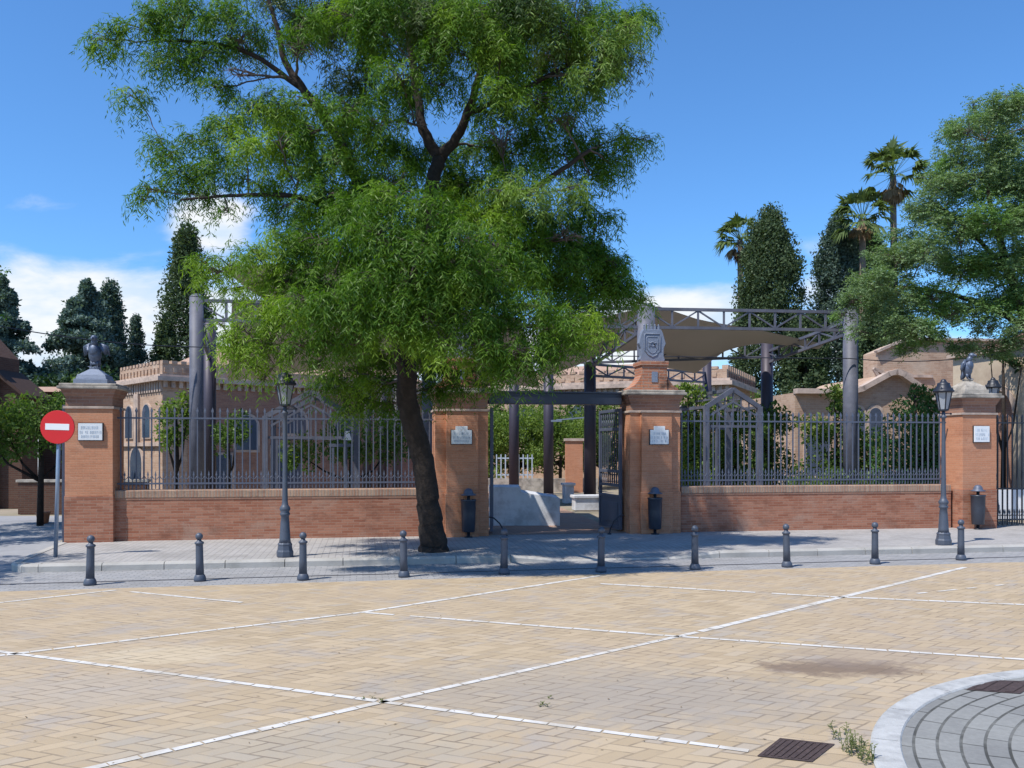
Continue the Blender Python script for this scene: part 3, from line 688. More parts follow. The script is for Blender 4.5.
l2 = copy_tree(l1); l2.location = (gx(943.5, 17.55), 17.55, .118); l2.rotation_euler = (0, 0, .4); tag(l2, 'iron street lamp in front of the right end of the right-hand wall', 'street lamp')
l3 = copy_tree(l1); l3.location = (gx(993, 23.2), 23.2, .45); l3.scale = (1.05, 1.05, 1.05); l3.rotation_euler = (0, 0, .9); tag(l3, 'iron street lamp inside the barred gate at the far right edge', 'street lamp')
sheet('gate_terrace', [(p.x, p.y) for p in (wp(996, 2.2), wp(1100, 2.2), wp(1100, 6), wp(996, 6))], .45, WHITEC)

def bin_proto():
    r = empty('litter_bin', (0, 0, 0))
    b_ = MB(); b_.lathe([(.09, 0), (.09, .02), (.035, .03), (.035, .99), (.02, 1.0)], 0, .0, 12); b_.build('post', IRON_D, r)
    b_ = MB(); b_.lathe([(.125, .12), (.14, .14), (.155, .50), (.16, .78), (.168, .79), (.168, .82), (.15, .82), (.145, .60)], n=20); b_.build('bucket', PLASTIC, r)
    b_ = MB(); b_.lathe([(.035, .90), (.165, .905), (.17, .92), (.11, .945), (.10, .98), (.085, 1.02), (.05, 1.05), (.015, 1.06)], n=20); b_.build('hood', IRON_L, r)
    return r
bn = bin_proto()
for i, (px, off, lab) in enumerate(((655, -.42, 'dark litter bin with a grey domed hood in front of the crested right gate pillar'), (468.5, -.42, 'dark litter bin in the shade of the left gate pillar'), (978, -.52, 'dark litter bin against the far right end pillar'))):
    o = bn if i == 0 else copy_tree(bn); p = wp(px, off); o.location = (p.x, p.y, .118); o.rotation_euler = (0, 0, i*1.1); tag(o, lab, 'litter bin', 'litter bins at the pillars')

# no entry sign
r = empty('no_entry_sign', (gx(55.5, 15.6), 15.6, .117), 0.05); tag(r, 'round red no entry sign with a white bar on a steel pole', 'road sign')
r.rotation_euler = (0, R(1.6), .05)
b_ = MB(); b_.lathe([(.034, 0), (.034, 2.50), (.01, 2.51)], n=14); b_.build('pole', GALV, r)
b_ = MB(); n = 48; 
b_.add([(.292*math.cos(2*math.pi*k/n), -.045, 2.285+.292*math.sin(2*math.pi*k/n)) for k in range(n)]+[(.292*math.cos(2*math.pi*k/n), -.075, 2.285+.292*math.sin(2*math.pi*k/n)) for k in range(n)],
       [tuple(range(n)), tuple(range(2*n-1, n-1, -1))]+[(k, (k+1) % n, (k+1) % n+n, k+n) for k in range(n)])
ds = b_.build('disc', REDP, r, bevel=.004)
b_ = MB(); b_.box(-.205, .205, -.0785, -.076, 2.235, 2.345); b_.build('white_bar', WHITEP, ds)
b_ = MB(); b_.box(-.05, .05, -.046, .04, 2.18, 2.22); b_.box(-.05, .05, -.046, .04, 2.36, 2.40); b_.build('bracket', GALV, r)

# drain covers
def cover(name, pts, z, lab, n=7):
    b_ = MB(); P = [Vector(p) for p in pts]; fr = .03
    c_ = sum(P, Vector((0, 0)))/4
    root = empty(name, (c_.x, c_.y, z)); tag(root, lab, 'drain cover')
    Q_ = [p-c_ for p in P]; I_ = [q*.86 for q in Q_]
    b_.add([(q.x, q.y, .004) for q in Q_]+[(q.x, q.y, .004) for q in I_], [(k, (k+1) % 4, (k+1) % 4+4, k+4) for k in range(4)]); b_.build('frame', GRATE, root)
    b_ = MB(); b_.add([(q.x, q.y, .0015) for q in I_], [(0,1,2,3)])
    b_.build('plate', GRATE, root)
    b_ = MB()
    for k in range(n):
        t0 = (k+.15)/n; t1 = (k+.7)/n
        A = I_[0].lerp(I_[1], t0); B = I_[0].lerp(I_[1], t1); C = I_[3].lerp(I_[2], t1); D = I_[3].lerp(I_[2], t0)
        b_.add([(q.x, q.y, .0065) for q in (A, B, C, D)], [(0,1,2,3)])
    b_.build('ribs', GRATE, root)
cover('drain_cover', [gp(757, 757), gp(812, 763), gp(835, 745), gp(780, 739)], .004, 'square dark iron drain cover in the tan paving near the white band end')
q = [gp(966, 690), gp(1020, 694), gp(1040, 682), gp(985, 680)]
k_ = (EYE-.014)/EYE; q = [Vector((p.x*k_, p.y*k_)) for p in q]
cover('drain_cover', q, .0135, 'reddish iron cover set in the grey round island', 3)
# weeds
def weeds(px, py, n, h, lab, sp=.1):
    b0 = gp(px, py); Q = []
    for k in range(n):
        x, y = b0.x+RNG.normal(0, sp*.5), b0.y+RNG.normal(0, sp)
        a = RNG.uniform(0, 6.28); lean = RNG.uniform(.1, .6); hh = h*RNG.uniform(.4, 1)
        for j in range(6):
            t = (j+1)/6; c_ = np.array([x+lean*t*hh*math.cos(a), y+lean*t*hh*math.sin(a), hh*t])
            bb = RNG.uniform(0, 6.28); dv = np.array([math.cos(bb), math.sin(bb), .3])*.028; sv = np.array([-math.sin(bb), math.cos(bb), .0])*.007
            Q.append([c_, c_+dv*.5+sv, c_+dv, c_+dv*.5-sv])
        c0 = np.array([x, y, 0]); c1 = np.array([x+lean*hh*math.cos(a), y+lean*hh*math.sin(a), hh]); s_ = np.array([.0025, 0, 0]); Q.append([c0-s_, c0+s_, c1+s_, c1-s_])
    o = np_quads(np.array(Q), 'weeds', WEED); tag(o, lab, 'weeds', kind='stuff')
weeds(862, 757, 26, .15, 'dry green weeds growing against the white island kerb', .11)
weeds(845, 742, 14, .07, 'small weeds between the drain cover and the island kerb', .12)
weeds(545, 706, 4, .03, 'tiny weed tufts in the joints below the paving centre', .12)
weeds(375, 700, 4, .03, 'tiny weeds where two white bands cross', .12)

Q = []
for k in range(420):
    y = RNG.uniform(5.4, 14); x = RNG.uniform(-.62, .62)*y
    if y > 11 and x > 5: continue
    if k > 250: x = RNG.normal(.5, 2.2); y = RNG.uniform(12.5, 16.2)
    if y > bl(x)-.3 and k <= 250: continue
    a = RNG.uniform(0, 6.28); l_ = RNG.uniform(.012, .035); z = .0085 if y < bl(x)-.4 else (.0085 if y < kl(x)-.05 else kz(7, 1)+.004)
    dv = np.array([math.cos(a), math.sin(a), 0])*l_; sv = np.array([-math.sin(a), math.cos(a), .1])*l_*.22; c_ = np.array([x, y, z])
    Q.append([c_-dv*.5, c_+sv, c_+dv*.5+np.array([0, 0, .004]), c_-sv])
o = np_quads(np.array(Q), 'fallen_leaves', DRY); tag(o, 'sparse dry fallen leaflets scattered over the paving', 'fallen leaves', kind='stuff')
# ---------------------------------------------------------------- steel canopy structure
def colx(px, d): return Vector((gx(px, d), d, .1))
ROW1 = [(196.5, 24.05), (429, 24.75), (646, 25.45), (850.5, 26.1)]
def column(px, d, zt_, lab, m_=STEEL, rad=.20, cut=False):
    p = colx(px, d); r = empty('steel_column', p); tag(r, lab, 'column', 'steel columns of the shade canopy')
    b_ = MB(); b_.lathe([(rad, 0), (rad*.985, zt_-.1-.02)], n=28); b_.build('shaft', m_, r)
    b_ = MB(); b_.lathe([(rad*1.5, 0), (rad*1.5, .04), (rad*1.02, .045), (rad*1.02, .1)], n=20); b_.build('foot', m_, r)
    b_ = MB(); b_.lathe([(rad*1.0, zt_-.12), (rad*1.0, zt_-.1), (rad*.5, zt_-.02)], n=20); b_.build('cap', m_, r)
labs = ['bright grey steel column rising behind the left fence', 'pale steel column between the tree trunk and the left gate pillar', 'grey steel column rising behind the shield crest', 'tall grey steel column behind the right fence']
for (px, d), lb, rd in zip(ROW1, labs, (.185, .2, .26, .215)): column(px, d, 6.15 if px != 646 else 6.12, lb, STEEL, rd)
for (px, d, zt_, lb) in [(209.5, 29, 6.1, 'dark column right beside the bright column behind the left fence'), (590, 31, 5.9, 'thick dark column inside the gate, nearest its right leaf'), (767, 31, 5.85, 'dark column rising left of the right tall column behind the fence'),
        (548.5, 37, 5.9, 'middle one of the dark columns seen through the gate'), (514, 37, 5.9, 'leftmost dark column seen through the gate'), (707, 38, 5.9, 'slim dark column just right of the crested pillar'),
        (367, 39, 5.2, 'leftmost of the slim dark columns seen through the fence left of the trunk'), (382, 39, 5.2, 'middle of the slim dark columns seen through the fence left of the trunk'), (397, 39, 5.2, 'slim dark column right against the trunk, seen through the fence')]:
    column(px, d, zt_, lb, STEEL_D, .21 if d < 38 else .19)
def truss(a, c, h, lab, nb=8, m_=STEEL, w=.085):
    a = Vector(a); c = Vector(c); mid = a
    r = empty('lattice_truss', a); tag(r, lab, 'truss', 'lattice trusses of the shade canopy')
    v = c-a; t = v.normalized(); H_ = Vector((0, 0, h))
    side = Vector((-t.y, t.x, 0))*.0
    b_ = MB(); b_.bar(Vector((0,0,0))+H_, v+H_, w, w); b_.build('top_chord', m_, r)
    b_ = MB(); b_.bar((0,0,0), v, w, w); b_.build('bottom_chord', m_, r)
    b_ = MB()
    for k in range(nb+1): p = v*(k/nb); b_.bar(p+Vector((0,0,w/2)), p+H_-Vector((0,0,w/2)), w*.65)
    for k in range(nb):
        p = v*(k/nb); q = v*((k+1)/nb)
        if k % 2: b_.bar(p+Vector((0,0,.03)), q+H_-Vector((0,0,.03)), w*.5)
        else: b_.bar(p+H_-Vector((0,0,.03)), q+Vector((0,0,.03)), w*.5)
    b_.build('lattice', m_, r)
P1 = [Vector((gx(px, d), d, 0)) for px, d in ROW1]
Z0 = 5.52; TH = .53
def up(p, z): return Vector((p.x, p.y, z))
truss(up(P1[0], Z0), up(P1[1], Z0), TH, 'left grey lattice truss passing behind the tree crown', 8)
truss(up(P1[1], Z0), up(P1[2], Z0), TH, 'middle lattice truss ending at the column behind the crest', 8)
truss(up(P1[2], Z0), up(P1[3], Z0), TH, 'long grey lattice truss right of the shield crest', 8)
R2 = [colx(209.5, 29), colx(412, 30), colx(590, 31), colx(767, 31)]
truss(up(R2[2], 5.05), up(R2[3], 5.25), .5, 'rear lattice truss below the long one on the right', 8)
truss(up(R2[1], 5.05), up(R2[2], 5.05), .5, 'rear lattice truss hidden behind the crown and left gate pillar', 7)
truss(up(P1[3], 5.45), up(R2[3], 5.05), .38, 'slanting truss joining the right tall column to the dark column', 6)
truss(up(P1[2], 5.50), up(R2[2], 4.9), .42, 'slanting truss left of the shield crest', 6)
truss(up(P1[0], 5.50), up(R2[0], 5.0), .42, 'short slanting truss at the top of the left columns', 5)
truss(up(R2[2], 4.6), up(colx(707, 38), 4.9), .4, 'far low lattice truss between the dark columns right of the gate', 8)
def sail(top, bot, lab, nu=24, nv=8):
    def interp(L_, t):
        x = t*(len(L_)-1); i = min(int(x), len(L_)-2); f = x-i; return L_[i].lerp(L_[i+1], f)
    b_ = MB()
    c0 = top[0]
    for off in (0, -.012):
        for i in range(nu+1):
            for j in range(nv+1):
                p = interp(top, i/nu).lerp(interp(bot, i/nu), j/nv)-c0
                s_ = math.sin(math.pi*j/nv)*.12
                b_.v.append((p.x, p.y, p.z-s_+off))
    w_ = nv+1; m_ = (nu+1)*w_
    for i in range(nu):
        for j in range(nv):
            q = (i*w_+j, (i+1)*w_+j, (i+1)*w_+j+1, i*w_+j+1); b_.f.append(q); b_.sm.append(True); b_.f.append(tuple(k+m_ for k in q[::-1])); b_.sm.append(True)
    o = b_.build('shade_sail', SAIL, recalc=False); o.location = c0; tag(o, lab, 'shade sail', 'beige shade sails of the canopy')
sail([at(540, 330, 29), at(590, 320, 28), at(655, 305, 26.5), at(700, 320, 27.5), at(765, 331, 28.5), at(824, 344, 29)],
     [at(540, 378, 31), at(575, 366, 31), at(606, 352, 30.5), at(640, 350, 31), at(664, 367, 33), at(696, 373, 33), at(722, 352, 31.5), at(750, 341, 30.5), at(812, 346, 29.6)], 'beige shade sail behind the crest, tapering to a point on the right')
sail([at(232, 301, 26.5), at(330, 303, 26.5), at(430, 306, 27), at(520, 318, 28)], [at(228, 381, 31.5), at(330, 368, 32), at(430, 372, 32.5), at(540, 388, 33)], 'beige shade sail hanging behind the left part of the tree crown')

sail([Vector((-6.2, 18.9, 5.9)), Vector((-2.0, 18.9, 6.1))], [Vector((-6.2, 24.3, 5.9)), Vector((-2.1, 24.3, 6.0))], 'unseen beige sail added behind the tree crown to shade the ramp wall')  # added sails, out of sight, to shade and stripe the ramp wall
sail([Vector((-1.75, 18.7, 6.1)), Vector((-.1, 18.9, 6.2))], [Vector((-1.8, 24.3, 6.0)), Vector((-.5, 24.3, 6.0))], 'narrow unseen beige sail added behind the crown, leaving a sun stripe on the ramp wall')
# gabled steel pergolas inside the park
def pergola(px, d, hw, zp, ze, lab, depth=2.2, rot=WANG):
    r = empty('gabled_pergola', (gx(px, d), d, .1), rot); tag(r, lab, 'pergola', 'gabled steel pergolas behind the fences')
    for yy in (0, depth):
        b_ = MB(); b_.bar((-hw, yy, ze), (0, yy, zp), .09, .13); b_.bar((hw, yy, ze), (0, yy, zp), .09, .13); b_.bar((-hw, yy, ze-.55), (hw, yy, ze-.55), .07)
        b_.bar((-hw*.9, yy, ze-.25), (0, yy, zp-.35), .05); b_.bar((hw*.9, yy, ze-.25), (0, yy, zp-.35), .05)
        for k in (-.6, -.3, 0, .3, .6): b_.bar((hw*k, yy, ze-.55), (hw*k, yy, zp-abs(k)*(zp-ze)-.05), .035)
        b_.build('gable_frame', STEEL, r)
        for sx in (-1, 1):
            b_ = MB(); b_.box(sx*hw-.07, sx*hw+.07, yy-.07, yy+.07, 0, ze+.02); b_.box(sx*(hw-.3)-.03, sx*(hw-.3)+.03, yy-.03, yy+.03, 0, ze-.58); b_.build('post', STEEL, r)
    b_ = MB(); b_.bar((0, 0, zp), (0, depth, zp), .09); b_.bar((-hw, 0, ze), (-hw, depth, ze), .08); b_.bar((hw, 0, ze), (hw, depth, ze), .08)
    b_.bar((-hw*.5, 0, (zp+ze)/2), (-hw*.5, depth, (zp+ze)/2), .05); b_.bar((hw*.5, 0, (zp+ze)/2), (hw*.5, depth, (zp+ze)/2), .05); b_.build('ridge', STEEL, r)
pergola(311, 23.6, 1.18, 3.45, 2.78, 'gabled grey steel pergola behind the left fence, right of the lamp')
pergola(733, 25.2, .80, 3.62, 3.12, 'gabled grey steel pergola behind the right fence')

# post with a small floodlight behind the left fence
r = empty('floodlight_post', (gx(345, 22.5), 22.5, .1), WANG); tag(r, 'grey post frame with a small white floodlight behind the left fence', 'floodlight')
b_ = MB(); b_.box(-.33, -.27, 0, .06, 0, 2.05); b_.box(.0, .06, 0, .06, 0, 2.15); b_.box(.14, .18, 0, .06, 0, 2.0); b_.box(-.4, .2, -.01, .07, 1.98, 2.06); b_.build('post', IRON_L, r)
b_ = MB(); b_.frustum(.06, 0, 2.15, 2.38, .10, .07, .05, .06); b_.build('lamp_head', WHITEP, r)

# white blocks and low walls inside the gate
def blockthing(name, px0, px1, d, y0, y1, z1l, z1r, lab, dep, m_=WHITEC, cat='low wall', rot=WANG, z0=.10):
    x0, x1 = gx(px0, d), gx(px1, d); L_ = (x1-x0)/math.cos(rot)
    b_ = MB(); b_.prism([(0, 0), (L_, 0), (L_, z1r), (L_*.46, z1r+(z1l-z1r)*.55), (L_*.44, z1l), (0, z1l)], 0, dep)
    o = b_.build(name, m_, bevel=.006); o.location = (x0, d, z0); o.rotation_euler = (0, 0, rot); tag(o, lab, cat); return o
blockthing('white_ramp_wall', 489, 560, 22.0, 0, 0, .98, .70, 'large white concrete ramp wall inside the gate, striped by sun', 1.6, rot=.02)
for (px0, px1, d, h, lab) in ((574, 608, 27.5, .47, 'small white bench block behind the dark column inside the gate'), (564, 576, 31.0, .72, 'white block far inside the gate, left of the small bench block')):
    x0, L_ = gx(px0, d), gx(px1, d)-gx(px0, d); r = empty('white_bench', (x0, d, .12), WANG); tag(r, lab, 'bench')
    b_ = MB(); b_.box(.05, L_-.05, .05, .5, 0, h-.09); b_.build('base', WHITEC, r, bevel=.01)
    b_ = MB(); b_.box(0, L_, 0, .55, h-.088, h); b_.build('seat', WHITEC, r, bevel=.012)
# white balustrade panel behind the right gate
r = empty('white_balustrade', (gx(994, 24), 24, .1), WANG); tag(r, 'white pierced balustrade panel behind the barred gate at far right', 'balustrade')
b_ = MB(); b_.box(0, 1.4, 0, .08, 0, .82); b_.build('panel', WHITEP, r)
b_ = MB()
for k in range(9): b_.lathe([(.045, 0), (.045, .02)], 0, 0, 10) if False else b_.box(.09+.145*k, .15+.145*k, -.012, 0, .2, .29)
b_.build('openings', IRON_D, r)

# ---------------------------------------------------------------- buildings
def wall_windows(root, wins, y=0.0, m_=WINM):
    for (x, z, w, h, arch) in wins:
        b_ = MB()
        if arch:
            pts = [(x-w/2, z), (x+w/2, z)]+[(x+w/2*math.cos(a), z+h-w/2+w/2*math.sin(a)) for a in [math.pi*k/10 for k in range(11)]]
            out = [(x-w/2-.12, z-.1), (x+w/2+.12, z-.1)]+[(x+(w/2+.12)*math.cos(a), z+h-w/2+(w/2+.12)*math.sin(a)) for a in [math.pi*k/10 for k in range(11)]]
        else:
            pts = [(x-w/2, z), (x+w/2, z), (x+w/2, z+h), (x-w/2, z+h)]; out = [(x-w/2-.1, z-.1), (x+w/2+.1, z-.1), (x+w/2+.1, z+h+.1), (x-w/2-.1, z+h+.1)]
        b_.prism(out, y-.06, y+.01); f = b_.build('window', TRIM, root)
        b_ = MB(); b_.prism(pts, y-.075, y-.05); b_.build('pane', m_, f)
def parapet(b_, x0, x1, y0, y1, z, h, step=.6, along='x'):
    if along == 'x': b_.box(x0, x1, y0, y1, z, z+h*.78)
    else: b_.box(x0, x1, y0, y1, z, z+h*.78)
    s = (x0 if along == 'x' else y0); e = (x1 if along == 'x' else y1)
    while s+step*.62 < e:
        if along == 'x': b_.box(s, s+step*.62, y0-.02, y1+.02, z+h*.775, z+h); b_.box(s+.06, s+step*.5, y0-.05, y0, z+h*.15, z+h*.5)
        else: b_.box(x0-.02, x1+.02, s, s+step*.62, z+h*.775, z+h); b_.box(x0-.05, x0, s+.06, s+step*.5, z+h*.15, z+h*.5)
        s += step
def dentils(b_, x0, x1, y, z, h, step, along='x', x=0):
    s = x0
    while s < x1:
        if along == 'x': b_.box(s, s+step*.5, y-.08, y, z, z+h)
        else: b_.box(x-.08, x, s, s+step*.5, z, z+h)
        s += step
# left villa
r = empty('brick_villa', (-13.4, 34, .1), math.atan2(.68, .733)); tag(r, 'brick villa with a crenellated parapet and arched window behind the left fence', 'building', 'villas inside the park')
b_ = MB(); b_.box(0, 15, .0, 4.6, 0, 4.55); b_.build('wall', STUCCO, r)
b_ = MB(); b_.box(1.0, 15, -.06, -.003, 0, 4.4); b_.build('painted_shade_facing', SHADEW, r)  # darker brick layer that paints shade onto this side
b_ = MB(); b_.box(-.28, 15.2, -.28, 4.85, 4.55, 4.72); b_.box(-.16, 15.1, -.16, 4.75, 4.72, 4.80); dentils(b_, 0, 15, -.06, 4.3, .25, .3); dentils(b_, 0, 4.5, 0, 4.15, .4, .26, 'y', 0); b_.build('cornice', TRIM, r)
b_ = MB(); parapet(b_, .0, 3.2, 0, .25, 4.80, .55, .36); parapet(b_, 0, .25, .3, 4.55, 4.80, .55, .36, along='y'); b_.box(3.2, 15, .0, .3, 4.8, 5.15)
for k in range(20): b_.box(3.3+.55*k, 3.55+.55*k, -.03, .0, 4.9, 5.05)
b_.build('parapet', STUCCO, r)
b_ = MB(); b_.add([(.9, .9, 5.0), (14, .9, 5.0), (14, 4.2, 5.0), (.9, 4.2, 5.0), (3.2, 2.5, 6.35), (11.5, 2.5, 6.35)], [(0,1,5,4), (1,2,5), (2,3,4,5), (3,0,4), (3,2,1,0)]); b_.build('roof', TILE, r)
wall_windows(r, [(3.4, 1.9, .9, 1.4, True), (5.6, 2.6, 1.0, 1.0, True), (8, 1.9, .9, 1.4, True), (2.2, .1, 1.1, 1.6, False), (5.2, .0, 1.3, 2.0, False), (10.4, 1.9, .9, 1.4, True)], -.06)
rs = empty('side', (0, 0, 0)); 
b_ = MB()
sub = []
def side_window(root, y, z, w, h, m_):
    pts = [(y-w/2, z), (y+w/2, z)]+[(y+w/2*math.cos(a), z+h-w/2+w/2*math.sin(a)) for a in [math.pi*k/10 for k in range(11)]]
    out = [(y+(q-y)*1.25, z+(zz-z)*1.08-.05) for q, zz in pts]
    b1 = MB(); b1.prism(out, -.01, .06); b1.v = [(-p[1], p[0], p[2]) for p in b1.v]; f = b1.build('window', TRIM, root)
    b1 = MB(); b1.prism(pts, .05, .075); b1.v = [(-p[1], p[0], p[2]) for p in b1.v]; b1.build('pane', m_, f)
bpy.data.objects.remove(rs)
side_window(r, 1.5, 2.4, .75, 1.3, BLUEW); side_window(r, 3.4, 2.4, .75, 1.3, WINM); side_window(r, 2.6, .1, 1.2, 1.9, WINM)
b_ = MB(); b_.box(-.12, 0, -.04, 4.5, 2.05, 2.2); b_.box(-.10, 0, 2.3, 2.75, 2.2, 4.15); b_.build('string_course', TRIM, r)
# middle villa
r = empty('brick_villa', (10.9, 45, .1), math.atan2(-.41, .91)); tag(r, 'villa with a pale balustraded cornice behind the crested gate pillar', 'building', 'villas inside the park')
b_ = MB(); b_.box(-14, 0, 0, 9, 0, 5.2); b_.build('wall', STUCCO, r)
b_ = MB(); b_.box(-14.3, .32, -.32, 9.3, 5.2, 5.42); b_.box(-14.2, .2, -.2, 9.2, 5.42, 5.55); dentils(b_, -14, 0, -.0, 4.85, .34, .34); b_.build('cornice', TRIM, r)
b_ = MB(); parapet(b_, -14, 0, 0, .28, 5.55, .62, .55)
b_.box(-.28, 0, .3, 9, 5.55, 6.0)
s = .3
while s < 8.8: b_.box(-.30, .02, s, s+.35, 5.95, 6.25); s += .6
b_.build('parapet', STUCCO, r)
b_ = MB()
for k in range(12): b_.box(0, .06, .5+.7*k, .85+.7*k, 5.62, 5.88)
b_.build('shade_tone_panels', SHADEW, r)  # parapet panels in shade-toned brick on the unlit side
b_ = MB(); b_.add([(-13, 1, 5.8), (-1, 1, 5.8), (-1, 8, 5.8), (-13, 8, 5.8), (-10, 4.5, 6.9), (-4, 4.5, 6.9)], [(0,1,5,4), (1,2,5), (2,3,4,5), (3,0,4), (3,2,1,0)]); b_.build('roof', TILE, r)
wall_windows(r, [(-2, 2.4, 1.1, 1.9, True), (-5, 2.4, 1.1, 1.9, True), (-8, 2.4, 1.1, 1.9, True), (-11, 2.4, 1.1, 1.9, True), (-2, .2, 1.1, 1.4, False), (-5, .2, 1.1, 1.4, False)])
# right villa, with a raised moulded gable
d0 = 35.5; x0 = gx(795, d0)
r = empty('pink_villa', (x0, d0, .1), WANG*.6); tag(r, 'pink stucco villa with an angular raised moulding, behind the right fence', 'building', 'villas inside the park')
W_ = 9.0; zc = 4.20; xp = gx(896, d0)-x0+.1
prof = [(0, zc), (2.35, zc), (2.75, zc+.12), (xp-.35, zc+.70), (xp, zc+.80), (xp+.35, zc+.66), (xp+1.15, zc+.1), (xp+1.5, zc), (W_, zc)]
b_ = MB(); b_.prism([(0, 0), (W_, 0)]+prof[::-1], 0, 6); b_.build('wall', STUCCO, r)
b_ = MB()
for (a0, z0_), (a1, z1_) in zip(prof[:-1], prof[1:]): b_.bar((a0-.03, -.10, z0_+.05), (a1+.03, -.10, z1_+.05), .42, .20)
b_.build('moulding', TRIM, r)
wall_windows(r, [(2.6, 2.4, .5, 1.2, True), (3.35, 2.4, .5, 1.2, True), (.9, .9, .9, 1.6, False), (5.6, .9, .9, 1.6, False)])
b_ = MB(); b_.prism([(4.1, 4.0), (W_+3, 4.0), (W_+3, 6.5), (5.4, 6.5), (4.9, 6.35), (4.1, 6.0)], 1.2, 2.4); b_.build('rear_block', STUCCO, r)
b_ = MB()
pr_ = [(4.0, 6.0), (4.9, 6.38), (5.4, 6.55), (W_+3, 6.55)]
for (a0, z0_), (a1, z1_) in zip(pr_[:-1], pr_[1:]): b_.bar((a0, 1.15, z0_), (a1, 1.15, z1_), .25, .10)
pr2 = [(4.1, 5.0), (3.9, 5.3), (4.4, 5.1), (5.0, 5.25), (5.6, 5.0), (6.5, 5.0)]
for (a0, z0_), (a1, z1_) in zip(pr2[:-1], pr2[1:]): b_.bar((a0, 1.15, z0_), (a1, 1.15, z1_), .12, .12)
b_.build('rear_moulding', TRIM, r)
# far right building with an arch
A_ = Vector((gx(953, 31.5), 31.5, 0)); B_ = Vector((gx(1090, 25.8), 25.8, 0)); v = B_-A_; L_ = v.length
r = empty('arched_building', (A_.x, A_.y, .1), math.atan2(v.y, v.x)); tag(r, 'pale stucco building with a tall round arch at the far right edge', 'building')
ax = 2.05; aw = .80; az_ = 3.10
arc = [(ax+aw*math.cos(a), az_+aw*math.sin(a)) for a in [math.pi*k/14 for k in range(15)]]
b_ = MB(); b_.prism([(0, 0), (ax-aw, 0)]+arc[::-1]+[(ax+aw, 0), (L_, 0), (L_, 5.15), (0, 5.15)], 0, .45)
b_.box(0, .4, .45, 5, 0, 5.15); b_.box(.4, L_, 4.6, 5, 0, 5.15)
b_.build('wall', PALES, r)
b_ = MB()
for k in range(14):
    a0 = math.pi*k/14; a1 = math.pi*(k+1)/14
    q = [(ax+rr_*math.cos(t), az_+rr_*math.sin(t)) for rr_, t in ((aw+.003, a0), (aw+.2, a0), (aw+.2, a1), (aw+.003, a1))]; b_.prism(q, -.05, .0)
b_.build('arch_moulding', TRIM, r)
b_ = MB(); b_.box(ax-aw, ax+aw, .36, .40, 0, 2.9); b_.prism([(ax-aw, 2.9)]+[(ax+(aw-.0)*math.cos(a), 2.95+aw*math.sin(a)) for a in [math.pi*k/10 for k in range(10, -1, -1)]]+[(ax+aw, 2.9)], .36, .40); b_.build('interior_shade_panel', SHADEW, r)  # brown panel stands in for the dark interior of the arch
b_ = MB(); b_.box(-.15, L_+.15, -.15, .6, 5.15, 5.27); b_.build('cornice', TRIM, r)
b_ = MB(); b_.add([(-.4, -.2+.8, 5.27), (L_+.4, -.2+.8, 5.27), (L_+.4, 5.2, 6.9), (-.4, 5.2, 6.9), (-.4, 5.2, 5.27), (L_+.4, 5.2, 5.27)], [(0,1,2,3), (0,3,4), (1,5,2), (3,2,5,4), (0,4,5,1)]); b_.build('roof', mat('dark_tile', (.16, .09, .06), .9, var=.25, scale=8, bump=.4, bscale=12), r)
# left building, tree shade put into its brick and tile colours
r = empty('brick_house', (gx(-70, 30), 30, 0), 0); tag(r, 'brick house coloured as if in tree shade, with a sloping gable at the far left edge', 'building')
X_ = lambda px: gx(px-9, 30)-gx(-70, 30)
b_ = MB(); b_.prism([(-1, 0), (X_(2), 0), (X_(2), 5.2), (X_(-25), 6.2), (-1, 6.6)], 0, 1.6); b_.prism([(X_(2.5), 0), (X_(26), 0), (X_(26), 4.0), (X_(2.5), 4.55)], .3, 1.6); b_.build('wall', SHADEB, r)
b_ = MB(); b_.bar((X_(5), -.12, 5.15), (X_(-26), -.12, 6.3), .4, .12); b_.bar((X_(-26), -.12, 6.3), (-1, -.12, 6.7), .4, .12); b_.build('gable_coping', SHADEB, r)
b_ = MB(); b_.prism([(X_(34), 3.75), (X_(3), 4.6), (X_(3), 4.75), (X_(34), 3.87)], .0, 1.7); b_.build('roof', mat('shaded_shed_tile', (.06, .035, .027), .9, var=.2, scale=8), r)  # roof tile colour darkened for the shade it lies in
r = empty('brick_outbuilding', (gx(20, 33), 33, 0), 0); tag(r, 'low brick outbuilding with a red tiled eave behind the left bushes', 'building')
b_ = MB(); b_.box(0, 1.5, 0, 1.5, 0, 4.2); b_.build('wall', SHADEB, r)
b_ = MB(); b_.add([(-.2, -.3, 4.15), (1.6, -.3, 4.15), (1.6, .7, 4.4), (-.2, .7, 4.4), (-.2, 1.7, 4.15), (1.6, 1.7, 4.15)], [(0,1,2,3), (3,2,5,4), (0,3,4), (1,5,2), (0,4,5,1)]); b_.build('roof', TILE, r)
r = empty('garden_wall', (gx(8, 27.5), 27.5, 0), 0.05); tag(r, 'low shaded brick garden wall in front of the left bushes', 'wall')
b_ = MB(); b_.box(.3, 4.2, 0, .3, 0, 1.0); b_.build('wall', SHADEB, r); b_ = MB(); b_.box(.25, 4.25, -.04, .34, 1.0, 1.08); b_.build('coping', STONE, r)
b_ = MB(); b_.lathe([(.10, 0), (.14, .02), (.17, .25), (.19, .27), (.19, .31), (.15, .31)], n=16); o = b_.build('flower_pot', TERRA); o.location = (gx(43, 24.2), 24.2, .0); tag(o, 'small terracotta pot on the road behind the sign pole', 'flower pot')
b_ = MB(); b_.lathe([(.03, 0), (.03, 2.3), (.02, 2.32)], n=8); o = b_.build('white_post', WHITEP); o.location = (gx(39, 25), 25, 0); tag(o, 'thin pale post in front of the shaded brick wall at left', 'post')
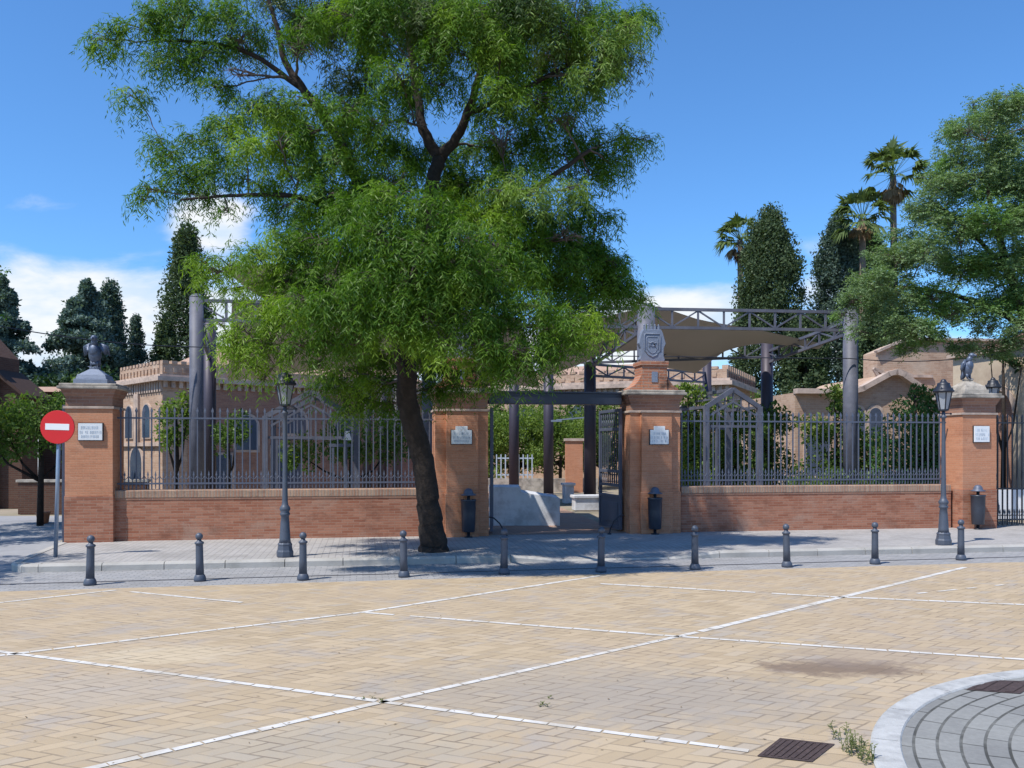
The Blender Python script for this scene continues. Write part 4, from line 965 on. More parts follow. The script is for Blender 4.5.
# far terracotta brick pier and pale fence seen through the gate
r = empty('brick_pier', (gx(566, 39.5), 39.5, .1), 0); tag(r, 'reddish brick pier under the trees, seen between columns inside the gate', 'pillar')
b_ = MB(); b_.box(0, .75, 0, .7, 0, 2.3); b_.build('shaft', PIERB, r); b_ = MB(); b_.box(-.06, .81, -.06, .76, 2.3, 2.42); b_.build('cap', TRIM, r)
r = empty('pale_fence', (gx(496, 40), 40, .1), 0); tag(r, 'pale bluish railing far beyond the gate', 'fence')
b_ = MB(); b_.box(0, 1.7, 0, .04, 1.5, 1.56); b_.box(0, 1.7, 0, .04, .75, .81)
PALEB = mat('pale_blue_paint', (.42, .48, .55), .6)
b_.build('rails', PALEB, r)
b_ = MB()
for k in range(9): b_.box(.2*k, .2*k+.05, -.02, .0, .6, 1.7)
b_.build('pickets', PALEB, r); b_ = MB(); b_.box(-.5, 4.6, -.05, .2, 0, .62); b_.build('base', STONE, r)
r = empty('park_sign', (gx(585, 34), 34, .1), 0); tag(r, 'thin grey lamp post with a side arm under the trees inside the gate', 'post')
b_ = MB(); b_.lathe([(.05, 0), (.035, 3.2)], n=8); b_.build('post', GALV, r); b_ = MB(); b_.bar((0, 0, 3.15), (-1.1, 0, 3.05), .05); b_.box(-1.3, -.9, -.1, .1, 2.98, 3.05); b_.build('arm', GALV, r)
# planter boxes / white things behind right fence
blockthing('white_wall_panel', 785, 860, 33, 0, 0, .9, .9, 'low pale planter wall behind the right fence', .5, PALES)

# overhead cable
b_ = MB()
def cab(a, c, sag, n=14):
    return [a.lerp(c, k/n)-Vector((0, 0, sag*4*(k/n)*(1-k/n))) for k in range(n+1)]
o = MB().tube(cab(at(-40, 318, 21), at(196, 347, 23.8), .15)+cab(at(196, 347, 23.8), at(850, 358.5, 25.8), .05)[1:]+cab(at(850, 358.5, 25.8), at(1060, 340, 27), .3)[1:], .014, 5).build('overhead_cable', IRON_D)
tag(o, 'thin dark overhead cable strung across between the steel columns', 'cable')

# ---------------------------------------------------------------- foliage
def rdir(n, rng=RNG):
    v = rng.normal(size=(n, 3)); return v/np.linalg.norm(v, axis=1)[:, None]
def leaf_quads(P, size, wr=.5, droop=0.0, rng=RNG, jitter=.35):
    n = len(P); d_ = rdir(n, rng); d_[:, 2] -= droop; d_ /= np.linalg.norm(d_, axis=1)[:, None]
    s_ = np.cross(d_, rdir(n, rng)); s_ /= (np.linalg.norm(s_, axis=1)[:, None]+1e-9)
    L = size*(1+jitter*rng.normal(size=(n, 1))).clip(.4, 2); Wd = L*wr/2
    return np.stack([P, P+d_*L*.45+s_*Wd, P+d_*L, P+d_*L*.45-s_*Wd], axis=1)
def blob_points(pads, per, shell=.55, rng=RNG):
    out = []
    for (x, y, z, rx, ry, rz) in pads:
        n = max(3, int(per*(rx*ry+rx*rz+ry*rz)/3)); d_ = rdir(n, rng); q = rng.random((n, 1))**(1/3)*(1-shell)+shell*rng.random((n, 1))**.25
        out.append(np.array([[x, y, z]])+d_*q*np.array([[rx, ry, rz]]))
    return np.concatenate(out)
def fronds(P, H, L0, nl=6, ll=.06, lw=.019, droop=.9, rng=RNG):
    """pinnate, drooping compound leaves: P base points, H outward directions"""
    n = len(P); h = H.copy(); h[:, 2] *= .3; h /= (np.linalg.norm(h, axis=1)[:, None]+1e-9)
    s_ = np.stack([-h[:, 1], h[:, 0], np.zeros(n)], 1); s_ /= (np.linalg.norm(s_, axis=1)[:, None]+1e-9)
    L = L0*rng.uniform(.6, 1.25, (n, 1)); dr = droop*rng.uniform(.5, 1.35, (n, 1)); Z = np.array([[0, 0, 1.]])
    out = []
    for j in range(1, nl+1):
        t = j/nl
        p = P+h*L*(t*(1-.25*dr*t))+Z*L*(.25*t-dr*t*t)+rng.normal(0, .012, (n, 3))
        tg = h*(1-.5*dr*t)+Z*(.25-2*dr*t); tg /= np.linalg.norm(tg, axis=1)[:, None]
        for sg in (-1, 1):
            dv = s_*sg*.75+tg*.65-Z*.35+rng.normal(0, .34, (n, 3)); dv /= np.linalg.norm(dv, axis=1)[:, None]
            nn = np.cross(dv, tg)+rng.normal(0, .25, (n, 3)); wv = np.cross(nn, dv); wv /= (np.linalg.norm(wv, axis=1)[:, None]+1e-9)
            l_ = ll*rng.uniform(.45, 1.35, (n, 1)); w_ = lw*.5*rng.uniform(.8, 1.2, (n, 1))
            out.append(np.stack([p, p+dv*l_*.45+wv*w_, p+dv*l_, p+dv*l_*.45-wv*w_], 1))
    return np.concatenate(out)

def make_tree(name, base, skel, pads, label, leafm, leafsel=None, per=150, group=None, L0=.27, nl=6, ll=.06, lw=.019, droop=.9, seed=1, cat='tree', bare=()):
    """skel: list of limbs, each a list of (x,y,z,r). pads: list of (x,y,z,r,matindex)"""
    rng = np.random.default_rng(seed); rd = random.Random(seed)
    root = empty(name, base); tag(root, label, cat, group); B = Vector(base)
    tb = MB(); nodes = []
    for limb in skel:
        pts = [Vector(p[:3])-B for p in limb]; rad = [p[3] for p in limb]
        sp = []; sr = []
        for i in range(len(pts)-1):
            p0 = pts[max(i-1, 0)]; p1 = pts[i]; p2 = pts[i+1]; p3 = pts[min(i+2, len(pts)-1)]
            for k in range(5):
                t = k/5; q = .5*((2*p1)+(p2-p0)*t+(2*p0-5*p1+4*p2-p3)*t*t+(-p0+3*p1-3*p2+p3)*t**3)
                sp.append(q+Vector((rd.uniform(-1, 1), rd.uniform(-1, 1), 0))*.02); sr.append(rad[i]*(1-t)+rad[i+1]*t)
        sp.append(pts[-1]); sr.append(rad[-1]); tb.tube(sp, sr, 12); nodes += [(p, r) for p, r in zip(sp, sr)]
    trunk = tb.build('trunk', BARK, root)
    bb = MB()
    mats = leafm; Ps = [[] for _ in mats]; Hs = [[] for _ in mats]
    order = sorted(pads, key=lambda q: (Vector(q[:3])-B-Vector((0, 0, 4))).length)
    for (x, y, z, r, mi) in order:
        c_ = Vector((x, y, z))-B
        best = min(nodes, key=lambda nr: (nr[0]-c_).length*(1.0 if nr[0].z < c_.z+.2 else 1.6)+(.5 if nr[1] < .02 else 0))
        a0, r0 = best; Ld = (c_-a0).length; r1 = min(r0*.6, .022+.012*Ld)
        mid = a0.lerp(c_, .5)+Vector((rd.uniform(-.2, .2), rd.uniform(-.2, .2), rd.uniform(.0, .25)))*Ld*.4
        pts = []; rs_ = []
        for k in range(7):
            t = k/6; q = a0*(1-t)**2+mid*2*t*(1-t)+c_*t*t; pts.append(q+Vector((rd.uniform(-1, 1), rd.uniform(-1, 1), rd.uniform(-1, 1)))*.025*Ld*(0 < k < 6)); rs_.append(r1*(1-t)+.012*t)
        bb.tube(pts, rs_, 6); nodes += list(zip(pts[2:], rs_[2:]))
        nt_ = 9 if mi >= 0 else 16
        n = int(per*(r/.7)**2) if mi >= 0 else 0
        tips = []
        for k in range(nt_):
            dv = Vector(rdir(1, rng)[0]); dv.z = dv.z*.55+.05
            e = c_+dv*r*rd.uniform(.65, 1.05); m2 = c_.lerp(e, .5)+Vector((0, 0, .12*r))
            s0 = pts[rd.choice((4, 5, 6))]
            bb.tube([s0, m2, e], [.010, .007, .003], 4); tips.append((s0, m2, e))
            for q in range(2):
                e2 = m2.lerp(e, .5)+Vector(rdir(1, rng)[0])*r*.35; bb.tube([m2, e2], [.005, .002], 3); tips.append((m2, m2.lerp(e2, .5), e2))
        if n:
            ti = rng.integers(0, len(tips), n); t = rng.random((n, 1))**.7
            T = np.array([[list(a), list(b), list(c)] for a, b, c in tips])[ti]
            P = T[:, 0]*(1-t)**2+T[:, 1]*2*t*(1-t)+T[:, 2]*t*t+rng.normal(0, .09*r/.7, (n, 3))
            # some filler inside the pad
            cc = np.array(list(c_)); out = P-cc; out /= (np.linalg.norm(out, axis=1)[:, None]+1e-6)
            H_ = out*.8+rdir(n, rng)*.7
            Ps[mi].append(P); Hs[mi].append(H_)
    bb.build('branches', TWIG, root, recalc=False)
    for mi, m_ in enumerate(mats):
        if Ps[mi]:
            Q = fronds(np.concatenate(Ps[mi]), np.concatenate(Hs[mi]), L0, nl, ll, lw, droop, rng); np_quads(Q, 'crown' if mi == 0 else 'sunlit_foliage' if mi == 1 else 'olive_foliage', m_, root)
    return root

# ---- the big tree on the sidewalk
def T3(px, py, d, r): p = at(px, py, d); return (p.x, p.y, p.z, r)
b0 = at(433, 551, 16.5); base = (b0.x, b0.y, .10)
trunk = [(b0.x+.02, b0.y, .06, .31), (b0.x+.0, b0.y, .35, .25), T3(428, 505, 16.45, .215), T3(424, 468, 16.4, .205), T3(414, 430, 16.3, .20), T3(407, 395, 16.15, .19), T3(407, 350, 15.95, .17), T3(409, 300, 15.8, .16), T3(418, 250, 15.7, .145), T3(428, 205, 15.7, .13), T3(439, 158, 15.8, .12)]
sk = [trunk,
      [T3(439, 158, 15.8, .11), T3(424, 130, 15.8, .09), T3(417, 95, 15.9, .07), T3(410, 40, 16, .05), T3(400, -20, 16, .03)],
      [T3(439, 158, 15.8, .11), T3(456, 138, 15.7, .085), T3(470, 105, 15.5, .07), T3(482, 60, 15.3, .05), T3(500, 0, 15.2, .03)],
      [T3(409, 300, 15.8, .12), T3(385, 250, 15.6, .10), T3(360, 190, 15.4, .09), T3(333, 130, 15.3, .085), T3(305, 92, 15.2, .07), T3(286, 62, 15.2, .055), T3(275, 20, 15.2, .04), T3(262, -20, 15.2, .025)],
      [T3(300, 88, 15.2, .05), T3(262, 60, 15.1, .04), T3(220, 45, 15, .03), T3(160, 40, 15, .02)],
      [T3(372, 215, 15.5, .07), T3(330, 205, 15.0, .055), T3(285, 195, 14.7, .04), T3(225, 196, 14.5, .025), T3(180, 200, 14.4, .015)],
      [T3(407, 360, 16, .10), T3(385, 320, 15.2, .08), T3(340, 290, 14.5, .06), T3(280, 280, 13.9, .04)],
      [T3(408, 330, 15.9, .10), T3(430, 285, 14.9, .08), T3(460, 260, 14.0, .06), T3(500, 270, 13.4, .04)],
      [T3(420, 245, 15.7, .09), T3(470, 220, 15.4, .07), T3(530, 190, 15.2, .05), T3(590, 150, 15.1, .03)],
      [T3(410, 290, 15.8, .09), T3(480, 270, 16.0, .07), T3(550, 240, 16.2, .05), T3(610, 260, 16.2, .03)],
      [T3(405, 380, 16.1, .07), T3(395, 350, 15.0, .06), T3(400, 310, 13.6, .045), T3(410, 280, 12.9, .03)],
      [T3(466, 115, 15.5, .05), T3(520, 90, 15.2, .04), T3(580, 60, 15.1, .03), T3(625, 40, 15.1, .02)]]
# foliage pads read off the crown: (pixel x, pixel y, radius in pixels, distance, kind)
PD = []
def pad(px, py, r, *ds, k=0):
    for d in ds: PD.append((px, py, r, d, k))
# top left
for a in [(105,40,22),(140,28,32),(185,18,38),(170,62,30),(135,95,18),(205,55,32),(235,20,38),(215,88,22)]: pad(*a, 15.0, k=0)
for a in [(280,10,36),(325,5,40),(250,50,26),(320,40,32),(355,30,38)]: pad(*a, 15.8, k=2)
for a in [(300,50,24),(240,75,22)]: pad(*a, 14.6, k=-1)
pad(390,5,42,14.6,16.6,k=0); pad(430,15,42,14.6,16.4,k=2); pad(475,10,42,14.4,16.2,k=0); pad(525,15,42,14.6,16.2,k=2); pad(570,15,38,15.2,k=2); pad(612,18,34,15.2,k=0); pad(640,22,22,15.2,k=0)
pad(500,55,38,14.6,16,k=0); pad(550,50,38,15.4,k=2); pad(595,55,34,15.2,k=0); pad(620,60,26,15.0,k=2); pad(430,50,30,16.8,k=2); pad(380,55,32,16.6,k=0)
pad(350,80,30,16.5,k=2); pad(395,95,30,17,k=0); pad(445,85,30,17,k=0); pad(420,70,30,14.8,k=-1); pad(400,120,28,15,k=-1)
pad(520,95,34,15.8,k=0); pad(560,90,34,15.6,k=0); pad(600,85,24,15.2,k=0); pad(490,115,30,15.8,k=0); pad(530,130,30,16.2,k=0); pad(575,120,26,16,k=0)
# right mid
pad(480,150,32,16.6,k=0); pad(520,155,34,16.4,k=0); pad(560,155,32,16,k=0); pad(600,145,28,15.8,k=0); pad(625,138,20,15.7,k=0); pad(640,140,13,15.7,k=0); pad(610,165,22,15.8,k=0); pad(590,175,20,15.9,k=0)
pad(500,190,30,14.6,k=1); pad(535,195,28,14.4,k=1); pad(570,190,18,14.5,k=1); pad(515,175,26,15,k=0); pad(545,215,28,15.6,k=-1)
pad(560,225,30,16.2,k=0); pad(595,225,24,16.3,k=0); pad(585,250,32,16.2,k=0); pad(615,262,22,16.2,k=0); pad(560,265,34,15.8,k=0); pad(605,285,28,16.2,k=0); pad(628,290,18,16.2,k=0); pad(570,300,28,15.8,k=0); pad(530,245,32,15.6,k=0)
pad(640,300,10,16.1,k=0); pad(600,315,16,16,k=0)
# centre front
for a in [(395,200,36),(430,215,36),(380,235,38),(420,250,40),(460,240,34),(400,285,42),(440,285,40),(370,280,38),(475,275,34),(430,320,38),(390,325,36),(350,310,34),(470,315,34),(355,345,20),(445,345,24)]: pad(*a, 12.9+.4*random.random(), k=0)
for a in [(430,160,30),(460,180,30),(400,160,30),(440,200,34),(380,150,30),(400,250,38),(440,290,38),(380,300,38),(480,260,34),(430,340,32)]: pad(*a, 17.3, k=0)
for a in [(500,290,34),(530,310,32),(555,330,28),(505,330,32),(535,345,24),(490,355,24),(515,360,22),(545,362,16),(570,345,18),(575,320,22),(535,375,12),(500,375,12),(600,335,14)]: pad(*a, 13.3+.5*random.random(), k=0)
pad(500,225,30,14.6,k=0); pad(490,245,30,14.0,k=0); pad(520,270,30,14.4,k=0)
# left mid
for a in [(225,130,26),(255,110,28),(280,105,26),(310,100,22),(200,145,24),(170,155,20),(160,143,13),(185,175,24),(150,192,16),(145,200,11),(215,175,28),(245,150,32),(280,140,32),(315,130,28),(260,185,26),(300,175,32),(335,160,32),(330,195,32),(290,205,24),(200,197,16),(228,212,10)]: pad(*a, 14.5+.5*random.random(), k=0)
for a in [(290,120,28),(330,150,30),(350,190,34),(360,125,28),(310,215,30),(345,235,36),(310,250,34),(360,100,26)]: pad(*a, 16.6, k=0)
for a in [(350,220,36),(320,240,34),(285,245,28),(255,255,26),(230,262,20),(215,272,14),(300,275,34),(265,282,26),(235,290,14),(330,285,34),(205,262,14),(207,280,12)]: pad(*a, 14.0+.6*random.random(), k=0)
for a in [(260,310,24),(285,315,28),(315,320,28),(245,330,22),(240,350,18),(262,345,20),(252,368,13),(262,380,8),(300,345,20),(230,340,12),(222,325,10),(330,345,20),(320,365,14)]: pad(*a, 13.4+.4*random.random(), k=0)
for a in [(470,185,30),(500,250,32),(540,285,30),(580,275,28),(510,210,30),(555,245,30)]: pad(*a, 16.9, k=0)
for a in [(335,305,26),(300,300,24),(365,325,22),(520,350,16),(480,345,22)]: pad(*a, 13.0, k=0)
for a in [(400,180,38),(445,215,38),(410,240,40),(460,265,38),(380,280,38),(430,300,38),(480,220,34),(350,255,34),(500,280,32),(400,330,32)]: pad(*a, 15.0, k=0)
for a in [(380,30,34),(440,40,32),(400,75,28),(500,90,28),(350,110,26),(380,125,24),(540,100,28),(300,25,26),(450,15,34),(350,15,34)]: pad(*a, 14.3+.5*random.random(), k=0)
for a in [(560,30,34),(600,40,28),(590,75,24),(540,15,34),(625,30,20),(500,30,32)]: pad(*a, 14.6, k=1)
for a in [(420,20,32),(500,60,28)]: pad(*a, 16.8, k=0)
for a in [(598,290,24),(612,262,16),(580,325,22),(615,275,24),(560,285,28),(590,255,28),(545,320,24),(640,303,7),(530,225,26),(575,205,22)]: pad(*a, 16.0+.4*random.random(), k=0)
for a in [(560,120,26),(240,40,24),(500,140,26),(330,110,22),(565,240,24),(470,60,26)]: pad(*a, 14.9, k=-1)
# lower shaded fill behind
for a in [(345,370,26),(375,385,28),(345,395,20),(330,385,18),(380,405,20),(350,415,13),(440,370,22),(455,388,18),(430,390,18),(475,372,18),(490,385,12),(385,360,28),(360,340,28),(420,360,24)]: pad(*a, 16.6+.5*random.random(), k=0)
pads = []
for (px, py, r, d, k) in PD:
    p = at(px, py, d); pads.append((p.x, p.y, p.z, r*d/F*.92, k))
make_tree('street_tree', base, sk, pads, 'big leafy tree with a dark leaning trunk on the sidewalk left of the gate', [LEAF, LEAF_Y, LEAF_O], per=330, L0=.34, nl=7, ll=.115, lw=.017, droop=1.15, seed=4)

# ---- tree at the right edge
RB = (gx(1066, 24.2), 24.2, .1)
sk = [[(RB[0], RB[1], .05, .27), (RB[0], RB[1], 1.7, .21), (RB[0]-.2, RB[1], 3.6, .18), T3(1030, 330, 24.2, .13), T3(1005, 260, 24.0, .10), T3(990, 200, 23.9, .06), T3(985, 140, 23.9, .03)],
      [T3(1030, 330, 24.2, .10), T3(985, 305, 24.0, .07), T3(930, 290, 23.8, .045), T3(880, 285, 23.7, .02)],
      [T3(1010, 275, 24.1, .07), T3(970, 230, 23.9, .05), T3(930, 200, 23.8, .03)]]
PR = [(1000,120,26),(970,130,22),(1020,110,22),(945,140,16),(955,160,24),(1000,155,32),(925,175,12),(940,185,24),(975,185,32),(1015,180,34),(925,215,26),(955,225,32),(995,225,36),(1030,220,34),(905,240,20),(895,262,24),(925,255,30),(960,270,32),(1000,270,34),(870,285,24),(895,295,28),(880,258,14),(860,300,18),(875,315,18),(905,325,24),(930,300,28),(950,315,22),(985,305,26),(1020,300,32),(935,340,18),(960,345,14),(855,300,14),(848,312,12),(865,330,16),(1000,345,18),(970,352,14),(1020,348,16),(890,265,20),(915,335,22),(905,348,14),(990,330,20),(1020,330,24),(1045,260,40),(1050,180,40),(1045,130,30),(975,105,10),(1010,100,12),(890,340,12),(1060,320,34)]
pads = []
for i, (px, py, r) in enumerate(PR):
    for d in ((23.2, 25.2) if r > 20 else (23.9,)):
        p = at(px+random.uniform(-6, 6), py+random.uniform(-5, 5), d+random.uniform(-.4, .4)); pads.append((p.x, p.y, p.z, r*d/F*.95, 0))
make_tree('street_tree', RB, sk, pads, 'blue green leafy tree filling the upper right edge', [LEAF_R], per=560, L0=.20, nl=4, ll=.062, lw=.031, droop=.35, seed=9, group=None)
# ---- two trees just outside the left edge whose shade falls on the road
def offtree(x, y, h, cr, lab, seed):
    rd = random.Random(seed)
    sk_ = [[(x, y, .0, .2), (x+.1, y, 1.8, .16), (x, y+.1, h-cr, .13), (x+.1, y, h, .05)]]
    pads_ = [(x+rd.uniform(-1, 1)*cr, y+rd.uniform(-1, 1)*cr, h+rd.uniform(-.8, .8)*cr, rd.uniform(.6, .9), 0) for _ in range(34)]
    make_tree('street_tree', (x, y, 0), sk_, pads_, lab, [LEAF], per=90, L0=.27, nl=4, ll=.11, lw=.045, seed=seed)
offtree(-12.3, 12.0, 5.2, 1.7, 'leafy street tree just beyond the left edge of the view', 21)
offtree(-14.5, 19.5, 4.8, 2.2, 'leafy street tree by the side road beyond the left edge', 22)

# ---- background conifers, palms, bushes
def conifer(name, px, pytop, pybase, d, wpx, lab, m_, n=9000, size=.22, prof='col', seed=1, group='cypresses and cedars behind the villas', cat='tree', zb=None):
    rng = np.random.default_rng(seed)
    x = gx(px, d); n = int(n*2.2); size *= .62; zt_ = gz(pytop, d); zb_ = .8 if zb is None else zb; W = wpx/2*d/F
    root = empty(name, (x, d, 0)); tag(root, lab, cat, group)
    MB().tube([(0, 0, 0), (0, 0, zt_*.9)], [.18, .04], 8).build('trunk', BARK, root)
    H_ = zt_-zb_
    def rad(t):
        if prof == 'col': return np.minimum(1, (1.0-t)*7)**.55*(.60+.44*np.minimum(1, (1-t)*1.7))
        if prof == 'taper': return np.minimum(1, (1-t)*1.25)**.8
        return (1-t)**.8
    nb = int((62 if prof == 'cedar' else 420)*max(.5, W*H_/40))     # boughs, each a tuft of sprays
    tb_ = rng.random(nb)**.75; ab = rng.random(nb)*2*math.pi; rb = rad(tb_)*W*rng.uniform(.55 if prof == 'cedar' else .62, 1.1, nb)
    n = int(n*(1.5 if prof == 'col' else 1.1)); m = n//nb+1; out = []
    if prof == 'cedar':
        q = rng.random((nb, m, 1))**.6; L = rb[:, None, None]
        d_ = np.stack([np.cos(ab), np.sin(ab), np.zeros(nb)], 1)[:, None, :]; s2 = np.stack([-np.sin(ab), np.cos(ab), np.zeros(nb)], 1)[:, None, :]
        P = d_*L*q+s2*rng.normal(0, .16, (nb, m, 1))*L*(.35+q)+np.array([0, 0, 1.])*(zb_+H_*tb_[:, None, None]+L*(.18*q-.30*q*q)+rng.normal(0, .12, (nb, m, 1)))
    else:
        sz = (W*.20*rng.uniform(.7, 1.4, nb))[:, None, None]
        c_ = np.stack([rb*np.cos(ab)*.86, rb*np.sin(ab)*.86, zb_+H_*tb_*.985], 1)[:, None, :]
        g = rng.normal(size=(nb, m, 3)); g /= np.linalg.norm(g, axis=2)[:, :, None]
        P = c_+g*sz*rng.random((nb, m, 1))**.4*np.array([1, 1, 1.7])
    P = P.reshape(-1, 3)
    np_quads(leaf_quads(P, size, .55, -.35 if prof != 'cedar' else .2, rng), 'crown', m_, root)
    return root
conifer('cedar_tree', 3, 278, 0, 48, 150, 'blue grey conifer cut by the left edge', CEDAR, 26000, .30, 'cedar', 2)
conifer('cedar_tree', 86, 282, 0, 50, 190, 'blue green conifer behind the left pillar statue', CEDAR, 30000, .30, 'cedar', 3)
conifer('cypress_tree', 110, 288, 0, 52, 74, 'darker conifer just right of the blue green one behind the statue', CYP_B, 12000, .26, 'taper', 4)
conifer('cypress_tree', 136, 318, 0, 54, 44, 'small bluish cypress left of the tall dark cypress', CYP_B, 6000, .22, 'taper', 5)
conifer('cypress_tree', 187, 232, 0, 55, 96, 'tall dark pointed cypress above the left villa', CYP, 16000, .27, 'taper', 6)
conifer('cypress_tree', 166, 322, 0, 54, 36, 'short dark cypress beside the foot of the tall pointed one', CYP, 7000, .24, 'col', 7)
conifer('cypress_tree', 771, 214, 0, 58, 78, 'broad round topped cypress behind the long truss', CYP, 26000, .27, 'col', 8)
conifer('cypress_tree', 838, 219, 0, 60, 62, 'dark bluish cypress right of the broad round topped one', CYP_B, 17000, .27, 'col', 9)
conifer('cypress_tree', 866, 222, 0, 61, 56, 'dark cypress half hidden by the right edge tree', CYP, 16000, .27, 'col', 10)
conifer('cypress_tree', 806, 318, 0, 55, 60, 'low dark cypress behind the right villa moulding', CYP, 11000, .27, 'col', 12)
conifer('cypress_tree', 885, 300, 0, 50, 70, 'dark green conifer behind the pink villa', CYP, 11000, .25, 'col', 13)
def palm(px, pyc, d, rc, lab, seed, skirt=.8):
    rng = np.random.default_rng(seed); x = gx(px, d); z = gz(pyc, d)
    root = empty('palm_tree', (x, d, 0)); tag(root, lab, 'palm tree', 'fan palms above the park')
    MB().tube([(0, 0, 0), (.1, 0, z*.5), (0, 0, z)], [.28, .22, .19], 10).build('trunk', PBARK, root)
    Q = []; D = []
    def fan(el, az_, L, out, wide=1.0):
        dv = np.array([math.cos(el)*math.cos(az_), math.cos(el)*math.sin(az_), math.sin(el)])
        c_ = np.array([0, 0, z])+dv*L*.55; s_ = np.cross(dv, [0, 0, 1.]); s_ /= np.linalg.norm(s_)+1e-6; u_ = np.cross(s_, dv)
        b1 = np.array([0, 0, z]); w_ = s_*.025; out.append([b1-w_, b1+w_, c_+w_, c_-w_])
        for k in range(13):
            t = (k/12-.5)*2*1.15*wide; q = dv*math.cos(t)+s_*math.sin(t); q2 = q*L*.42*rng.uniform(.7, 1.1); tip = c_+q2-np.array([0, 0, .22*L*rng.random()+.10]); wd_ = np.cross(q, u_)*.035*L
            out.append([c_, c_+q2*.5+wd_, tip, c_+q2*.5-wd_])
    for k in range(44): fan(rng.uniform(-.55, 1.45), rng.uniform(0, 6.283), rc*rng.uniform(.85, 1.15), Q)
    for k in range(26): fan(rng.uniform(-1.45, -.75), rng.uniform(0, 6.283), rc*rng.uniform(.7, 1.05)*skirt, D, .5)
    np_quads(np.array(Q), 'fronds', PALM, root)
    np_quads(np.array(D), 'dead_fronds', DRY, root)
palm(893, 176, 58, 2.5, 'tallest fan palm, standing clear against the sky on the right', 31)
palm(740, 240, 62, 2.1, 'fan palm at the left edge of the broad cypress', 32)
palm(862, 220, 58, 2.3, 'fan palm crown above the dark cypresses, lower than the tallest palm', 33, .6)

def bush(name, blobs, lab, m_, per=260, size=.12, cat='bush', trunk=None, group=None, seed=1, wr=.5):
    rng = np.random.default_rng(seed)
    x0, y0 = blobs[0][0], blobs[0][1]; root = empty(name, (x0, y0, 0.1)); tag(root, lab, cat, group)
    sub = []
    if cat == 'bush': blobs = list(blobs)+[(x, y, z*.45, rx*.95, ry*.95, z*.5) for (x, y, z, rx, ry, rz) in blobs]
    for (x, y, z, rx, ry, rz) in blobs:
        n = 10
        dd = rdir(n, rng)
        for k in range(n): sub.append((x-x0+dd[k, 0]*rx*.6, y-y0+dd[k, 1]*ry*.6, z-.1+dd[k, 2]*rz*.6, rx*.5*rng.uniform(.7, 1.15), ry*.5, rz*.5*rng.uniform(.7, 1.1)))
    P = blob_points(sub, per*3, .4, rng)
    P = P[P[:, 2] > .02]
    np_quads(leaf_quads(P, size, wr, .3, rng), 'crown', m_, root)
    tb = MB(); rd = random.Random(seed)
    zmax = max(q[2] for q in blobs)
    tb.tube([(0, 0, -.1), (.03, 0, zmax*.5), (0, 0, zmax-.1)], [.09 if trunk is None else trunk, .07, .03], 7)
    for (x, y, z, rx, ry, rz) in blobs[1:]: tb.tube([(0, 0, zmax*.35), ((x-x0)*.5, (y-y0)*.5, zmax*.5), (x-x0, y-y0, z-.1)], [.05, .035, .012], 6)
    tb.build('trunk', BARK, root)
    return root
def B6(px, py, d, rp, rq=None): p = at(px, py, d); r_ = rp*d/F; return (p.x, p.y, p.z, r_, r_*.9, (rq or rp)*d/F)
bush('tree', [B6(40, 425, 23.5, 42, 38), B6(5, 430, 23.5, 34, 34), B6(75, 410, 23.8, 26, 26), B6(-25, 425, 23, 34, 40)], 'leafy green tree with hanging branches behind the no entry sign', BUSH, 420, .10, 'tree', seed=41)
bush('bush', [B6(96, 400, 24.5, 18, 20), B6(80, 395, 25, 18, 18)], 'small green tree top peeking out left of the sign pillar', BUSH_L, 260, .12, seed=42)
bush('bush', [B6(30, 400, 40, 60, 40), B6(100, 400, 42, 40, 40)], 'dark leafy mass behind the left outbuilding', BUSH_D, 200, .22, seed=46)
bush('orange_tree', [B6(176, 420, 27.5, 22, 26), B6(166, 436, 27.3, 14, 14), B6(188, 405, 27.6, 14, 18)], 'small orange tree in front of the left villa', BUSH_L, 300, .12, 'tree', seed=43, group='small trees behind the fences')
bush('orange_tree', [B6(228, 440, 28, 18, 24), B6(238, 425, 28.5, 14, 18)], 'small orange tree right of the bright left column', BUSH, 280, .12, 'tree', seed=44, group='small trees behind the fences')
bush('orange_tree', [B6(350, 440, 30, 34, 26), B6(300, 455, 30, 24, 22), B6(395, 440, 31, 26, 30)], 'low leafy trees behind the left fence near the trunk', BUSH, 240, .13, 'tree', seed=45, group='small trees behind the fences')
bush('tree', [B6(510, 430, 43, 34, 34), B6(495, 460, 43, 14, 26)], 'leafy green tree at the left of the gate view', BUSH_L, 500, .11, 'tree', seed=50, group='trees seen through the gate')
bush('tree', [B6(560, 425, 42, 34, 36), B6(540, 450, 42, 18, 26)], 'bright green tree in the middle of the gate view', BUSH_L, 520, .11, 'tree', seed=51, group='trees seen through the gate')
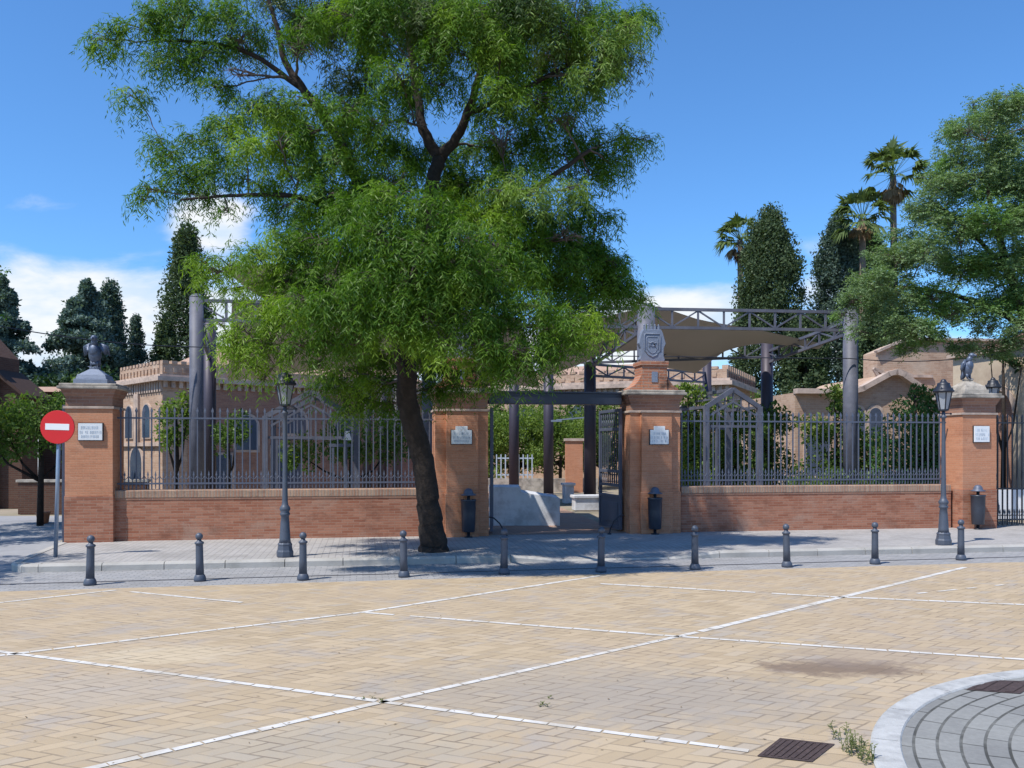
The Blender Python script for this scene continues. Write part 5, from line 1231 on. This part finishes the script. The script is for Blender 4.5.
bush('tree', [B6(600, 430, 43, 30, 34), B6(575, 455, 43, 18, 18)], 'green tree behind the thick column in the gate view', BUSH, 500, .11, 'tree', seed=52, group='trees seen through the gate')
bush('hedge', [B6(x, 470, 52, 34, 26) for x in range(470, 660, 34)], 'dark hedge closing the far end of the park path', BUSH_D, 160, .25, 'hedge', seed=53)
bush('hedge', [B6(x, 435, 44.2, 26, 44) for x in range(488, 760, 30)], 'tall leafy hedge in front of the middle villa', BUSH, 150, .16, 'hedge', seed=63)
bush('bush', [B6(688, 395, 27, 18, 16), B6(700, 415, 27, 18, 22), B6(690, 450, 27, 18, 24)], 'yellow green bush right beside the crested pillar', BUSH_L, 300, .12, seed=54)
bush('bush', [B6(735, 430, 30, 40, 26), B6(770, 430, 31, 30, 30), B6(722, 460, 30, 26, 18)], 'dark bush inside the right pergola', BUSH, 260, .13, seed=55)
bush('bush', [B6(835, 400, 29, 18, 18), B6(815, 425, 29, 24, 20), B6(850, 430, 29, 24, 24), B6(870, 450, 29, 20, 24)], 'light green shrub in front of the pink villa', BUSH, 280, .12, seed=56)
bush('bush', [B6(915, 420, 25.5, 30, 36), B6(895, 445, 25.5, 26, 34), B6(935, 440, 25.8, 24, 40), B6(930, 395, 25.6, 20, 20)], 'large dense green bush behind the right fence next to the lamp', leafmat('dense_green_leaf', (.05, .12, .04), (.09, .18, .06), .3), 380, .10, seed=57)
bush('low_plants', [B6(x, 480, 26, 16, 12) for x in range(800, 945, 22)], 'row of low grey green plants at the foot of the right fence', BUSH, 200, .11, 'plants', seed=58)
bush('ivy', [B6(1003, 358, 28.6, 14, 8), B6(1022, 362, 28.3, 12, 10), B6(990, 352, 28.8, 12, 5)], 'ivy hanging over the top of the arched building wall', BUSH_D, 320, .10, 'ivy', seed=59)
bush('hedge', [B6(x, 455, 62, 46, 26) for x in range(-60, 480, 60)], 'distant dark hedge behind the left villa', BUSH_D, 90, .35, 'hedge', seed=60)
bush('hedge', [B6(x, 450, 64, 50, 30) for x in range(660, 1100, 60)], 'distant dark hedge behind the right villas', BUSH_D, 90, .35, 'hedge', seed=61)
